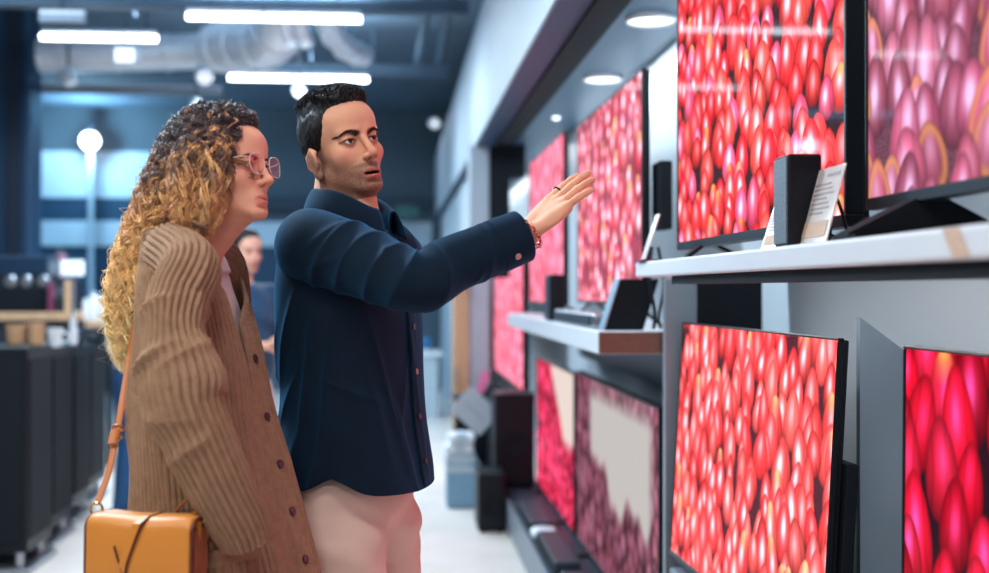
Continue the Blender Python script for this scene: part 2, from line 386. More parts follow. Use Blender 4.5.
# leaning price cards
M_card=mat('card_acrylic',(216,206,204),rough=.25,noise=.12,nscale=60,coat=.4)
M_ink=mat('card_print',(150,140,142),rough=.6)
M_cardtan=mat('card_tan_block',(196,164,142),rough=.6,noise=.2,nscale=120)
def price_card(label,x,y0,y1,z,h,lean,text=True):
    t=thing('price_card',label,'price card',(x,(y0+y1)/2,z))
    u=Vector((0,-1,0)); v=Vector((lean,0,h)); H=v.length; v.normalize(); n=u.cross(v); L=abs(y1-y0)
    o=Vector((x,max(y0,y1),z))
    MB().obox(o,u,v,n,(0,L),(0,H),(-.003,0),.001,1).build('card',M_card,t)
    MB().obox(o,u,v,n,(.0,L),(0,.004),(-.04,0),.001,1).build('foot',M_card,t)
    if text:
        MB().obox(o,u,v,n,(.012,L-.012),(H*.10,H*.3),(-.001,.0012)).build('price_block',M_cardtan,t)
        m=MB()
        for i in range(7):
            b=H*(.40+.062*i); m.obox(o,u,v,n,(.014,L*(.62+.3*((i*37%10)/10.))),(b,b+.0028),(-.001,.0008))
        m.obox(o,u,v,n,(L*.5,L-.012),(H*.87,H*.91),(-.001,.0008))
        m.build('print',M_ink,t)
    return t
price_card('slanted price card in front of the small black speaker',.722,2.110,1.969,1.443,.137,.036)
price_card('smaller slanted price card left of the small black speaker',.722,2.330,2.224,1.443,.095,.03)
price_card('narrow slanted price card at the far end of the upper shelf',.690,3.345,3.29,1.443,.135,.044,False)
tag(MB().box((.67,.77),(3.22,3.33),(1.4435,1.449),.001,1).build('brochure',mat('brochure_maroon',(92,40,58),rough=.4)),'thin maroon brochure lying on the far corner of the upper shelf','brochure')
# tan patch on the near front edge
tag(MB().prism([(.6795,1.443,1.441),(.6795,1.40,1.441),(.6795,1.37,1.405),(.6795,1.415,1.405)],(-.001,0,0)).build('shelf_patch',M_cardtan),'tan patch on the front edge of the upper shelf','label')
# cables
def cable(label,pts,r,name='cable'):
    # smooth a polyline
    P0=[Vector(p) for p in pts]; out=[]
    n=len(P0)
    for i in range(n-1):
        a,b,c,d=P0[max(i-1,0)],P0[i],P0[i+1],P0[min(i+2,n-1)]
        for k in range(8):
            t=k/8; out.append(.5*((2*b)+(c-a)*t+(2*a-5*b+4*c-d)*t*t+(3*b-a-3*c+d)*t**3))
    out.append(P0[-1])
    return tag(MB().tube(out,r,8).build(name,M_black,None,True),label,'cable')
cable('looped black cable beside the tall slanted price card',[(.775,2.09,1.447),(.772,2.075,1.49),(.774,2.055,1.525),(.78,2.035,1.49),(.785,2.02,1.452),(.79,1.99,1.447)],.0032)
cable('black cable lying on the upper shelf under the mauve television',[(.785,2.03,1.447),(.788,2.0,1.470),(.785,1.94,1.484),(.79,1.90,1.470),(.80,1.87,1.447)],.003)
cable('thin black cable hanging in front of the white wall beneath the mauve television',[(.93,1.72,1.56),(.94,1.70,1.51),(.92,1.66,1.47),(.90,1.60,1.458)],.003)
cable('curled black cable at the frame edge beneath the mauve television',[(.90,1.66,1.56),(.91,1.63,1.505),(.93,1.585,1.475),(.95,1.56,1.50),(.955,1.57,1.56)],.003)
pb=thing('power_adapter','black power adapter brick among the cables on the upper shelf','power adapter',(.86,2.045,1.443))
MB().box((.835,.885),(1.99,2.10),(1.4435,1.472),.005).build('body',M_black,pb); MB().cyl((.86,1.99,1.459),(.86,1.95,1.456),.006,.004,10).build('strain_relief',M_black,pb)
# middle shelf items
sp=thing('display_stand','black slanted panel stand with pale edge at the near end of the middle shelf','display stand',(.7,3.75,1.238))
b=MB().box((.655,.778),(3.72,3.80),(1.2385,1.40),.004)
for q in b.bm.verts: q.co.x+=.05*(q.co.z-1.238)/.16
b.build('panel',M_blackm,sp)
b=MB().box((.648,.6545),(3.715,3.805),(1.2385,1.40),.002,1)
for q in b.bm.verts: q.co.x+=.05*(q.co.z-1.238)/.16
b.build('edge_strip',M_metal,sp)
sb=thing('soundbar','silver soundbar lying on the middle shelf under the pink television','soundbar',(.71,4.3,1.238))
MB().box((.640,.695),(3.86,4.82),(1.2385,1.288),.012,3).build('body',M_metal,sb); MB().box((.636,.641),(3.9,4.78),(1.247,1.28)).build('grille',M_dark,sb)
speaker('black upright speaker at the far end of the silver soundbar',.632,4.87,1.2385,.06,.16,.19,M_dark)
bun=[[(.80,3.70,1.50),(.79,3.69,1.40),(.805,3.68,1.30),(.80,3.67,1.245)],[(.825,3.72,1.50),(.84,3.71,1.38),(.82,3.69,1.28),(.825,3.68,1.245)]]
cable('blue black cable hanging behind the middle shelf end',bun[0],.006)
cable('second cable hanging by the grey post behind the slanted stand',bun[1],.005)
jb=thing('junction_box','dark blue box with cables on the wall behind the slanted stand','junction box',(.84,3.6,1.24))
MB().box((.836,.87),(3.66,3.70),(1.2385,1.40),.006).build('body',mat('deep_blue_plastic',(20,50,84),rough=.35),jb); MB().cyl((.853,3.66,1.30),(.853,3.645,1.30),.014).build('socket',M_metal,jb)
# wall bracket boxes
tag(MB().box((.845,.885),(3.78,3.90),(1.56,1.78),.004).build('mount_box',M_blackm),'black wall mount box behind the right edge of the pink television','mount')
# low platform with boxes
pf=thing('display_platform','low grey platform along the wall under the low televisions','platform',(.87,5,0))
MB().box((.632,1.115),(3.64,7.35),(.03,.195),.004,1).build('top',M_dark,pf); MB().box((.628,.633),(3.64,7.35),(.02,.19)).build('front_board',M_grey,pf)
MB().box((.66,1.1),(3.66,7.3),(0,.03)).build('kick_board',M_blackm,pf)
k=0
for (y0,y1,lab) in ((4.05,4.75,'slim black soundbar on the low platform, nearest of three'),(4.9,5.55,'slim black soundbar on the low platform, middle of three'),(5.75,6.35,'slim black soundbar on the low platform, farthest of three')):
    t=thing('soundbar',lab,'soundbar',(.72,(y0+y1)/2,.195),'soundbars on the low platform')
    MB().box((.655,.76),(y0,y1),(.1955,.245),.008,2).build('body',M_dark,t); MB().box((.651,.656),(y0+.02,y1-.02),(.20,.24)).build('grille',M_blackm,t)
t=thing('gadget_box','small black box at the near end of the low platform','box',(.70,3.95,.195))
MB().box((.66,.745),(3.86,3.96),(.1955,.255),.004).build('body',M_black,t); MB().box((.665,.74),(3.857,3.861),(.205,.25)).build('face',M_dark,t)
t=thing('puck_speaker','round white puck speaker on the far soundbar row','speaker',(.70,5.63,.195))
MB().lathe((.70,5.64,.1955),[(.05,0),(.062,.012),(.062,.035),(.05,.045),(.0,.046)],24).build('body',M_white,t,True); MB().lathe((.70,5.64,.2415),[(.03,0),(.03,.002)],20).build('top_ring',M_shelf,t)
# subwoofers
def sub(label,x,y,z,w,d,h,name='subwoofer'):
    t=thing(name,label,'speaker',(x+w/2,y+d/2,z))
    MB().box((x,x+w),(y,y+d),(z+.012,z+h),.012).build('cabinet',M_black,t)
    MB().lathe((x+w/2,y+.002,z+h*.45),[(w*.36,0),(w*.36,.012),(w*.30,.014),(w*.12,.004),(0,.003)],28,(0,-1,0)).build('cone',M_blackm,t,True)
    f=MB()
    for a in (.03,w-.03):
        for b in (.03,d-.03): f.cyl((x+a,y+b,z),(x+a,y+b,z+.014),.014,seg=10)
    f.build('rubber_foot',M_blackm,t)
    return t
sub('black cube subwoofer on the floor at the end of the platform',.463,6.72,0,.155,.30,.335)
sub('large black subwoofer on the platform beside the magenta television',.585,7.05,.195,.24,.26,.56)
sub('black speaker cabinet standing behind the large subwoofer at the platform end',.60,7.5,0,.24,.35,.66)
ds=thing('demo_stand','black demo stand carrying the tilted price cards in the aisle','stand',(.53,8.0,0))
MB().box((.405,.66),(7.95,8.2),(0,.635),.01).build('body',M_blackm,ds); MB().box((.39,.68),(7.92,8.22),(.635,.66),.004).build('top',M_dark,ds)
def sign(label,px,py,Y,w,h,ang,m,name='price_sign'):
    t=thing(name,label,'sign',P(px,py,Y)); c=P(px,py,Y)
    u=Vector((math.cos(ang),0,math.sin(ang))); v=Vector((-math.sin(ang),-.15,math.cos(ang))).normalized(); n=u.cross(v).normalized()
    MB().obox(c,u,v,n,(-w/2,w/2),(-h/2,h/2),(-.004,.004),.001,1).build('card',m,t)
    MB().obox(c,u,v,n,(-w*.34,w*.34),(-.008,.0),(.004,.005)).build('line_of_print',M_ink,t)
    MB().cyl((c.x,c.y+.01,c.z),(c.x+.02,c.y+.05,c.z-h*.55),.006).build('prop',M_metal,t)
    return t
sign('pale grey square price sign tilted on the demo stand',475,411,7.42,.25,.20,math.radians(-42),mat('sign_grey',(168,178,190),rough=.5))
sign('dark tilted sign card behind the pale grey price sign',496,400,7.86,.20,.14,math.radians(-38),M_dark)
tag(MB().prism([P(476,389,8.05)+Vector((0,0,.661-P(476,389,8.05).z)),P(483,389,8.05)+Vector((0,0,.661-P(483,389,8.05).z)),P(490,373,8.05),P(482,371,8.05)],(0,.012,0)).build('paper_tag',mat('tag_pink',(236,120,170),rough=.6)),'bright pink paper tag sticking up behind the pale price sign','tag')
for i,(px,py,w,h,lab) in enumerate(((460,458,.20,.07,'lowest'),(459,447,.18,.06,'middle'),(461,437,.17,.055,'topmost'))):
    p=P(px,py,7.6); t=thing('packet','white folded packet by the demo stand, %s of three'%lab,'packet',(p.x,p.y,p.z-h/2),'white packets by the demo stand')
    MB().box((p.x-w/2,p.x+w/2),(p.y-.1,p.y+.1),(p.z-h/2,p.z+h/2),.02,3).build('packet',M_white if i!=0 else M_band,t); MB().box((p.x-w*.2,p.x+w*.2),(p.y-.102,p.y+.102),(p.z-h*.52,p.z+h*.52),.004).build('paper_band',M_band,t)
bs=thing('crate','blue grey low crate under the white packets','crate',P(463,480,7.6))
z1=P(462,463.5,7.6).z; xa=P(446,450,7.6).x; xb=P(480,450,7.6).x
MB().box((xa,xb),(7.48,7.72),(0,z1),.01).build('body',mat('crate_blue',(120,156,180),rough=.5,noise=.1),bs); MB().box((xa-.005,xb+.005),(7.47,7.73),(z1-.04,z1-.002),.004).build('rim',M_band,bs)
wp=thing('wood_cabinet','tall pale wooden cabinet at the far end of the display wall','cabinet',(.52,8.35,0))
MB().box((.405,.505),(8.25,8.55),(0,1.40),.003).build('body',M_wood,wp); MB().box((.40,.508),(8.243,8.25),(.05,1.36),.002).build('door',M_wood,wp); MB().cyl((.42,8.238,.7),(.42,8.238,.85),.006).build('handle',M_metal,wp)
MB().box((.398,.51),(8.23,8.56),(1.40,1.425),.003).build('top',M_wood,wp)
# ------------------------------------------------------------------ ceiling: lamps, ducts, trays
M_tube=lamp_mat('tube_glow',(240,246,255),9.0)
M_lampw=mat('lamp_body',(190,198,206),rough=.4)
M_unlit=mat('unlit_lamp',(120,132,144),rough=.5)
def batten(label,px0,px1,py,lit=True):
    Y=(3.185-EYE)*F/(290-py); a=P(px0,py,Y); b=P(px1,py,Y); z=3.145
    t=thing('strip_light',label,'ceiling light',((a.x+b.x)/2,Y,z+.09),'strip lights under the ceiling')
    MB().tube([(a.x,Y,z),(b.x,Y,z)],.021 if lit else .03,14).build('tube',M_tube if lit else M_unlit,t,True)
    MB().box((a.x,b.x),(Y-.02,Y+.02),(z+.030,z+.055),.004).build('housing',M_lampw,t)
    m=MB()
    for x in (a.x+.15,b.x-.15): m.cyl((x,Y,z+.05),(x,Y,3.8),.005,seg=6)
    m.build('hanger',M_dark,t)
    return t,(a.x+b.x)/2,Y,abs(b.x-a.x)
LAMPS=[]
for args in (('lit strip light beside the dark column',41,157,38),('lit strip light near the top, left half of the joined pair',187,262,15),('lit strip light near the top, right half of the joined pair',265,361,15),
    ('lit strip light above the man, left half of the joined pair',229,291,76),('lit strip light above the man, right half of the joined pair',293,368,76)):
    LAMPS.append(batten(*args)[1:])
batten('unlit grey strip light low beneath the silver duct',40,222,91,False)
batten('short unlit grey strip light at the upper left by the column',40,85,20,False)
# overhead rows in front of the picture (the shop's own lamps, above the frame)
for (x,y) in ((-1.6,1.0),(-.4,1.0),(-1.6,3.6),(-.4,3.6),(-.9,-1.2)):
    t=thing('strip_light','lit strip light overhead','ceiling light',(x,y,3.275),'strip lights overhead')
    MB().tube([(x-.55,y,3.185),(x+.55,y,3.185)],.05,12).build('tube',M_tube,t,True); MB().box((x-.55,x+.55),(y-.03,y+.03),(3.23,3.275)).build('housing',M_lampw,t)
    for q in (-.4,.4): MB().cyl((x+q,y,3.27),(x+q,y,3.8),.005,seg=6).build('hanger',M_lampw,t)
def duct(label,pts,r,m=M_silver,ribs=True,name='air_duct'):
    t=thing(name,label,'duct',pts[len(pts)//2])
    P0=[Vector(p) for p in pts]; out=[]; n=len(P0)
    for i in range(n-1):
        a,b,c,d=P0[max(i-1,0)],P0[i],P0[i+1],P0[min(i+2,n-1)]
        for k in range(10):
            q=k/10; out.append(.5*((2*b)+(c-a)*q+(2*a-5*b+4*c-d)*q*q+(3*b-a-3*c+d)*q**3))
    out.append(P0[-1])
    MB().tube(out,r,24).build('pipe',m,t,True)
    cq=out[len(out)//2]; MB().cyl((cq.x,cq.y,cq.z),(cq.x,cq.y,3.81),.008,seg=6).build('hanger',M_dark,t)
    if ribs:
        for i in range(4,len(out)-2,7):
            MB().torus(out[i],(out[i+1]-out[i-1]),r+.003,.012,24,6).build('collar',m,t,True)
    return t
duct('wide silver air duct running sideways beneath the ceiling on the left',[P(40,55,10.3),P(110,54,10.3),P(180,52,10.3),P(226,50,10.2)],.15)
duct('large silver duct elbow between the two lit strip light pairs',[P(215,48,9.7),P(240,45,9.5),P(268,42,9.2),P(282,22,9.0),P(284,-12,8.9)],.19)
duct('pale bent duct above the man, right of the two thin pipes',[P(326,14,8.6),P(333,34,9.0),P(348,50,9.4),P(364,56,9.6)],.085)
duct('left thin pale pipe hanging between the ducts',[P(281,16,8.45),P(286,30,8.5),P(292,46,8.55)],.05,ribs=False,name='pipe')
duct('right thin pale pipe hanging between the ducts',[P(297,16,8.45),P(302,30,8.5),P(308,46,8.55)],.05,ribs=False,name='pipe')
M_beam=mat('ceiling_beam',(70,92,110),rough=.7,noise=.2,nscale=3)
for py,Y,lab in ((5,8.2,'nearest slate cross beam under the ceiling'),(70,11.2,'farther slate cross beam behind the strip lights')):
    z=P(300,py,Y).z; a=thing('ceiling_beam',lab,'beam',(-2,Y,z))
    MB().box((-6,.5),(Y-.06,Y+.06),(z-.05,z+.05),.004).build('beam',M_beam,a)
    m=MB()
    for x in (-4,-2,-.2): m.cyl((x,Y,z+.04),(x,Y,3.8),.012,seg=8)
    m.build('hanger',M_beam,a)
for px,lab in ((428,'left'),(449,'right')):
    a=P(px,8,8.6); b=P(px-10,62,11.0); tag(MB().tube([a+Vector((0,0,3.81-a.z)),a,b],.035,10).build('pipe',M_beam,None,True),'%s of the two dim pipes by the pale bulkhead'%lab,'pipe')
cb=P(127,57,9.6); t=thing('speaker_box','white square ceiling box hanging below the silver duct','ceiling box',cb)
MB().box((cb.x-.1,cb.x+.1),(cb.y-.08,cb.y+.08),(cb.z-.07,cb.z+.07),.02).build('body',M_white,t); MB().cyl((cb.x,cb.y,cb.z+.06),(cb.x,cb.y,3.8),.01,seg=8).build('hanger',M_dark,t)
MB().box((cb.x-.07,cb.x+.07),(cb.y-.085,cb.y-.08),(cb.z-.05,cb.z+.05),.004).build('face',lamp_mat('pale_glow',(225,240,255),1.3),t)
def spot(label,px,py,Y,r,d,lit=0,name='spotlight'):
    c=P(px,py,Y); t=thing(name,label,'spotlight',c); d=Vector(d).normalized()
    MB().lathe(c-d*r*1.4,[(r*.5,0),(r,.4*r),(r,2.6*r),(r*.9,2.8*r)],16,d).build('can',M_lampw,t,True)
    MB().lathe(c+d*r*1.42,[(r*.86,0),(r*.86,.02*r)],16,d).build('lens',lamp_mat('spot_lens_%d'%px,(235,244,255),lit) if lit else M_white,t)
    MB().cyl(c,(c.x,c.y,c.z+.28),.008,seg=8).build('stem',M_dark,t)
    return t
spot('small pale spotlight under the silver duct by the column',68,76,10.1,.055,(.5,-.3,-1))
spot('pale round spotlight above the woman, left of the elbow duct',204,74,10.0,.07,(.2,-1,-.5),.45)
spot('pale spotlight on a thin stem above the man',299,91,8.5,.045,(.2,-1,-.3),.5)
spot('tiny pale spotlight on the dark wall right of the man',434,123,12,.055,(.1,-1,-.2),.5)
spot('small spotlight below the long unlit strip light',196,104,10.5,.05,(.2,-1,-.5))
for px,Y,r,st,lab in ((556,6.9,.024,2.6,'left white tube spotlight under the blue soffit'),(563.5,7.1,.022,1.0,'right paler tube spotlight under the blue soffit')):
    p=P(px,106,Y); t=thing('tube_spotlight',lab,'spotlight',p)
    MB().lathe((p.x,p.y,p.z-.075),[(r*.8,0),(r,.01),(r,.14),(r*.8,.15)],16).build('tube',lamp_mat('tube_spot_%d'%int(px),(240,246,255),st),t,True)
    MB().cyl((p.x,p.y,p.z+.07),(p.x,p.y,2.366),.010,seg=8).build('stem',M_dark,t)
# downlights in the soffit
for (px,py,lab) in ((651,14,'nearer'),(603,75,'farther')):
    p=P(px,py,(2.365-EYE)*F/(290-py)); t=thing('downlight','%s glowing downlight in the blue soffit above the televisions'%lab,'ceiling light',(p.x,p.y,2.36),'downlights in the soffit')
    MB().lathe((p.x,p.y,2.355),[(.085,0),(.085,.012)],24).build('lens',lamp_mat('down_lens_'+lab,(245,245,250),2.2),t)
    MB().torus((p.x,p.y,2.356),(0,0,1),.088,.008,24,6).build('ring',M_white,t,True)
# lamp on a post
lp=P(90,141,15.9); t=thing('globe_lamp','glaring round lamp on a thin post at the left','lamp',(lp.x,lp.y,0))
MB().ball(lp,.115,20).build('globe',lamp_mat('globe_glow',(250,252,255),8),t,True)
MB().cyl((lp.x,lp.y+.05,0),(lp.x,lp.y+.05,lp.z),.035,seg=10).build('post',M_band,t); MB().lathe((lp.x,lp.y+.05,0),[(.16,0),(.16,.015),(.03,.03)],20).build('base',M_dark,t)
MB().cyl((lp.x,lp.y+.05,lp.z+.13),(lp.x,lp.y+.05,lp.z+.19),.05,seg=12).build('cap',M_dark,t)
# green oval sign on the back wall
g=P(407,212,14.5); t=thing('oval_sign','dark green oval sign on the wall behind the man','sign',g)
MB().lathe((g.x,g.y,g.z),[(.16,0),(.16,.02),(.15,.03)],32,(0,-1,0)).build('board',mat('sign_green',(18,74,74),rough=.5),t)
for o in t.children:
    for v in o.data.vertices: v.co.z*=.5
m=MB()
for i in range(5): m.ball((g.x-.09+.045*i,g.y-.032,g.z-.0),.008,8)
m.build('dot_row',mat('sign_dot',(120,150,150)),t)
MB().box((g.x-.05,g.x+.05),(g.y+.0,16.21),(g.z-.02,g.z+.02)).build('arm',M_dark,t)
# ------------------------------------------------------------------ left: appliances, counter
def tower(label,Y,xr,w,h,d=.42):
    t=thing('tower_speaker',label,'speaker',(xr-w/2,Y+d/2,0),'black tower speakers in a row')
    MB().box((xr-w,xr),(Y,Y+d),(.10,h),.012).build('cabinet',M_black,t)
    MB().box((xr-w+.02,xr-.02),(Y-.012,Y),(.14,h-.03),.006).build('grille',M_blackm,t)
    MB().box((xr-.001,xr+.006),(Y+.03,Y+d-.03),(.16,h-.06),.002).build('side_panel',M_blackm,t)
    f=MB().box((xr-w-.02,xr+.02),(Y-.02,Y+d+.02),(.0,.03),.006)
    for a in (xr-w+.05,xr-.05):
        for b in (Y+.05,Y+d-.05): f.cyl((a,b,.03),(a,b,.105),.02,seg=10)
    f.build('plinth',M_metal,t)
    return t
for (Y,xr,w,h,lab) in ((5.93,-1.76,.42,1.09,'nearest black tower speaker at the left edge with a broad front'),(6.55,-1.82,.36,1.06,'second black tower speaker behind the broad one'),(7.2,-1.88,.34,1.04,'third black tower speaker in the left row'),(7.85,-1.94,.32,1.03,'farthest black tower speaker in the left row')):
    tower(lab,Y,xr,w,h)
def basket(px,py,Y,r,h,label):
    p=P(px,py,Y); z=p.z; t=thing('basket',label,'basket',(p.x,p.y,z),'tan baskets on the tower speakers')
    MB().lathe((p.x,p.y,z),[(r*.85,0),(r,h),(r*.93,h),(r*.8,.012),(0,.012)],20).build('body',M_wood,t,True)
    m=MB()
    for i in range(4): m.torus((p.x,p.y,z+h*(.15+.25*i)),(0,0,1),r*(.88+.12*(.15+.25*i))+.002,.006,20,5)
    m.build('weave_band',mat('weave_%d'%px,(170,128,92),rough=.8),t,True)
basket(16,345,6.1,.045,.10,'tan basket at the left edge on the broad tower speaker')
basket(36,345,6.15,.042,.11,'tan basket beside the white cup on the broad tower speaker')
cu=P(55,347,6.65); t=thing('cup','white cup standing on the second tower speaker','cup',cu)
MB().lathe((cu.x,cu.y,1.06),[(.03,0),(.045,.10),(.041,.10),(.028,.01),(0,.01)],18).build('body',M_white,t,True); MB().torus((cu.x+.05,cu.y,1.11),(0,1,0),.025,.006,14,6).build('handle',M_white,t,True)
# counter and black machine
ct=thing('counter','wood topped service counter behind the tower speakers','counter',(-3.1,9.3,0))
MB().box((-4.4,-2.30),(9.05,9.55),(1.14,1.20),.006).build('worktop',M_wood,ct); MB().box((-4.35,-2.36),(9.1,9.5),(0,1.14)).build('front_board',M_dark,ct)
mc=thing('coffee_machine','black machine with three round knobs on the wooden counter','machine',(-3.1,9.3,1.2))
xl,xr_=-3.35,P(48,290,9.15).x
MB().box((xl,xr_),(9.15,9.45),(1.2,1.38),.01).build('body',M_blackm,mc); MB().box((xl,xr_-.02),(9.18,9.45),(1.38,1.47),.004).build('control_panel',M_dark,mc); MB().box((xl,xr_+.0),(9.15,9.45),(1.47,1.62),.01).build('hood',mat('navy_metal',(10,38,60),rough=.4),mc)
for px in (10,26,43):
    p=P(px,281,9.16); MB().lathe((p.x,9.18,p.z),[(.045,0),(.045,.025),(.035,.035),(0,.036)],18,(0,-1,0)).build('knob',M_metal,mc,True)
bk=P(51,297,9.1); tag(MB().box((bk.x-.014,bk.x+.014),(9.07,9.14),(1.2005,1.42),.002,1).build('book',mat('book_maroon',(120,50,80),rough=.5)),'thin maroon book upright at the right end of the black machine','book')
p=P(59,297,9.1); t=thing('kettle','small dark appliance between the maroon book and wooden post','appliance',(p.x,9.12,1.2))
MB().lathe((p.x,9.12,1.2005),[(.030,0),(.034,.03),(.031,.14),(.024,.17),(.01,.185),(0,.19)],18).build('body',M_dark,t,True); MB().torus((p.x,9.10,1.33),(0,1,0),.03,.006,14,5).build('handle',M_metal,t,True)
p=P(68,297,9.1); tag(MB().box((p.x-.018,p.x+.018),(9.06,9.12),(1.2005,1.44),.003,1).build('wooden_post',M_wood),'pale wooden post standing on the end of the counter','post')
# table of white goods
tb2=thing('display_table','wooden table with white goods beyond the tower speakers','table',(-2.05,9.2,0))
xa,xb=-2.26,P(150,320,9.2).x
MB().box((xa,xb),(9.0,9.6),(1.09,1.135),.004).build('tabletop',M_wood,tb2)
for a in (xa+.05,xb-.05):
    for b in (9.05,9.55): MB().cyl((a,b,0),(a,b,1.09),.025,seg=10).build('leg',M_dark,tb2)
for i,(px,w,h,lab) in enumerate(((86,.055,.17,'leftmost'),(94,.06,.22,'second from left'),(103,.06,.20,'third from left'),(112,.055,.24,'rightmost'))):
    p=P(px,310,9.15); t=thing('canister','white canister on the wooden table, %s of four'%lab,'canister',(p.x,9.15,1.135),'white canisters on the table')
    MB().lathe((p.x,9.15,1.1355),[(w*.45,0),(w*.5,.02),(w*.5,h*.8),(w*.38,h*.84)],20).build('body',M_white,t,True); MB().lathe((p.x,9.15,1.1355+h*.84),[(w*.4,0),(w*.4,h*.12),(0,h*.16)],18).build('lid',M_band,t,True)
mo=P(72,268,9.48); t=thing('monitor','pale blue lit monitor behind the canisters','monitor',(mo.x,9.48,mo.z))
MB().box((mo.x-.09,mo.x+.09),(9.48,9.50),(mo.z-.06,mo.z+.06),.004).build('body',M_white,t); MB().box((mo.x-.082,mo.x+.082),(9.477,9.48),(mo.z-.052,mo.z+.052)).build('screen',lamp_mat('mon_screen',(150,195,225),.9),t); MB().cyl((mo.x,9.52,mo.z),(mo.x,9.52,1.2),.012).build('stand',M_metal,t)
for (px,py,w,h,m_,lab) in ((76,340,.10,.09,M_dark,'dark boxed gadget on the third tower speaker'),(95,338,.10,.08,M_black,'black boxed gadget on the farthest tower speaker'),):
    Y=7.4 if px==76 else 8.05; z=1.04 if px==76 else 1.03; p=P(px,py,Y)
    t=thing('gadget_box',lab,'box',(p.x,Y,z)); MB().box((p.x-w/2,p.x+w/2),(Y-.05,Y+.05),(z+.0005,z+h),.004).build('carton',m_,t); MB().box((p.x-w*.3,p.x+w*.3),(Y-.0515,Y-.05),(z+h*.3,z+h*.75)).build('label_patch',M_metal,t)
p=P(66,342,6.75); t=thing('bottle','white bottle leaning by the white cup on the second tower speaker','bottle',(p.x+.01,6.86,1.06))
MB().lathe((p.x+.01,6.86,1.0605),[(.022,0),(.024,.05),(.02,.12),(.01,.15),(.01,.165)],14).build('body',M_white,t,True); MB().lathe((p.x+.01,6.86,1.2255),[(.013,0),(.013,.02)],12).build('cap',M_band,t)
# far aisle tables near the man's waist
ft_=thing('table','white table far down the aisle to the right of the man','table',(.35,13,0))
xa,xb=P(405,360,13).x,P(441,360,13).x
MB().box((xa,xb),(12.8,13.4),(.66,.70),.004).build('tabletop',M_white,ft_); MB().box((xa+.04,xb-.04),(12.85,13.3),(0,.66)).build('panel',M_band,ft_)
for (py,r,col,lab) in ((352,.07,(40,110,160),'blue ball shaped lamp on the far white table'),):
    p=P(424,348,13); t=thing('round_lamp',lab,'lamp',(p.x,13,.70)); MB().ball((p.x,13,.79),.075,16).build('globe',mat('ball_blue',col,rough=.3),t,True); MB().lathe((p.x,13,.7005),[(.05,0),(.05,.015),(.02,.03)],16).build('base',M_white,t)
# ------------------------------------------------------------------ light
def area(name,loc,rot,sx,sy,pw,col=(1,1,1),spread=None):
    l=bpy.data.lights.new(name,'AREA'); l.shape='RECTANGLE'; l.size=sx; l.size_y=sy; l.energy=pw; l.color=col
    if spread: l.spread=math.radians(spread)
    o=bpy.data.objects.new(name,l); COL.objects.link(o); o.location=loc; o.rotation_euler=rot; return o
def point(name,loc,pw,col=(1,1,1),r=.05):
    l=bpy.data.lights.new(name,'POINT'); l.energy=pw; l.color=col; l.shadow_soft_size=r
    o=bpy.data.objects.new(name,l); COL.objects.link(o); o.location=loc; return o
COOL=(.62,.82,1.0)
for i,(x,y,L) in enumerate(LAMPS): area('tube_light',(x,y,3.12),(0,0,0),L,.08,40,(.7,.87,1)); area('tube_uplight',(x,y,3.30),(PI,0,0),L,.08,48,(.7,.87,1))
for (x,y,w,cc) in ((-1.6,1.0,32,(1,.96,.92)),(-.4,1.0,19,(1,.95,.9)),(-1.6,3.6,135,(.66,.86,1)),(-.4,3.6,26,(.7,.88,1)),(-.9,-1.2,40,(1,.95,.9))): area('tube_light',(x,y,3.12),(0,0,0),1.1,.4,w,cc)
point('globe_light',(lp.x,lp.y-.18,lp.z),120,(.40,.75,1),.08)
# wall washers along the soffit
for y,w in ((2.6,11),(4.55,11),(6.4,12),(8.8,6),(11,5),(13.5,6)): area('wall_washer',(1.0,y,2.33),(0,math.radians(-14),0),.08,1.7,w,(.85,.94,1))
for (x,y,w,cc) in ((-3.5,13.5,115,(.18,.58,1)),(-.9,14.2,26,(.75,.88,1)),(-3.0,7.5,60,COOL)): area('far_fill_light',(x,y,3.4),(0,0,0),2.4,.4,w,cc)  # added lights without fixtures, brightening and tinting the rear of the shop
wd=bpy.data.worlds.new('world'); SC.world=wd; wd.use_nodes=True
bg=wd.node_tree.nodes['Background']; bg.inputs[0].default_value=(.50,.68,.85,1); bg.inputs[1].default_value=.13
SC.view_settings.view_transform='Standard'; SC.view_settings.look='None'; SC.view_settings.exposure=.15; SC.view_settings.gamma=1

area('shelf_fill_light',(.85,1.9,1.386),(0,math.radians(-25),0),.02,2.5,3.2,(.95,.97,1))  # light of the added strip, brightens the wall under the shelf
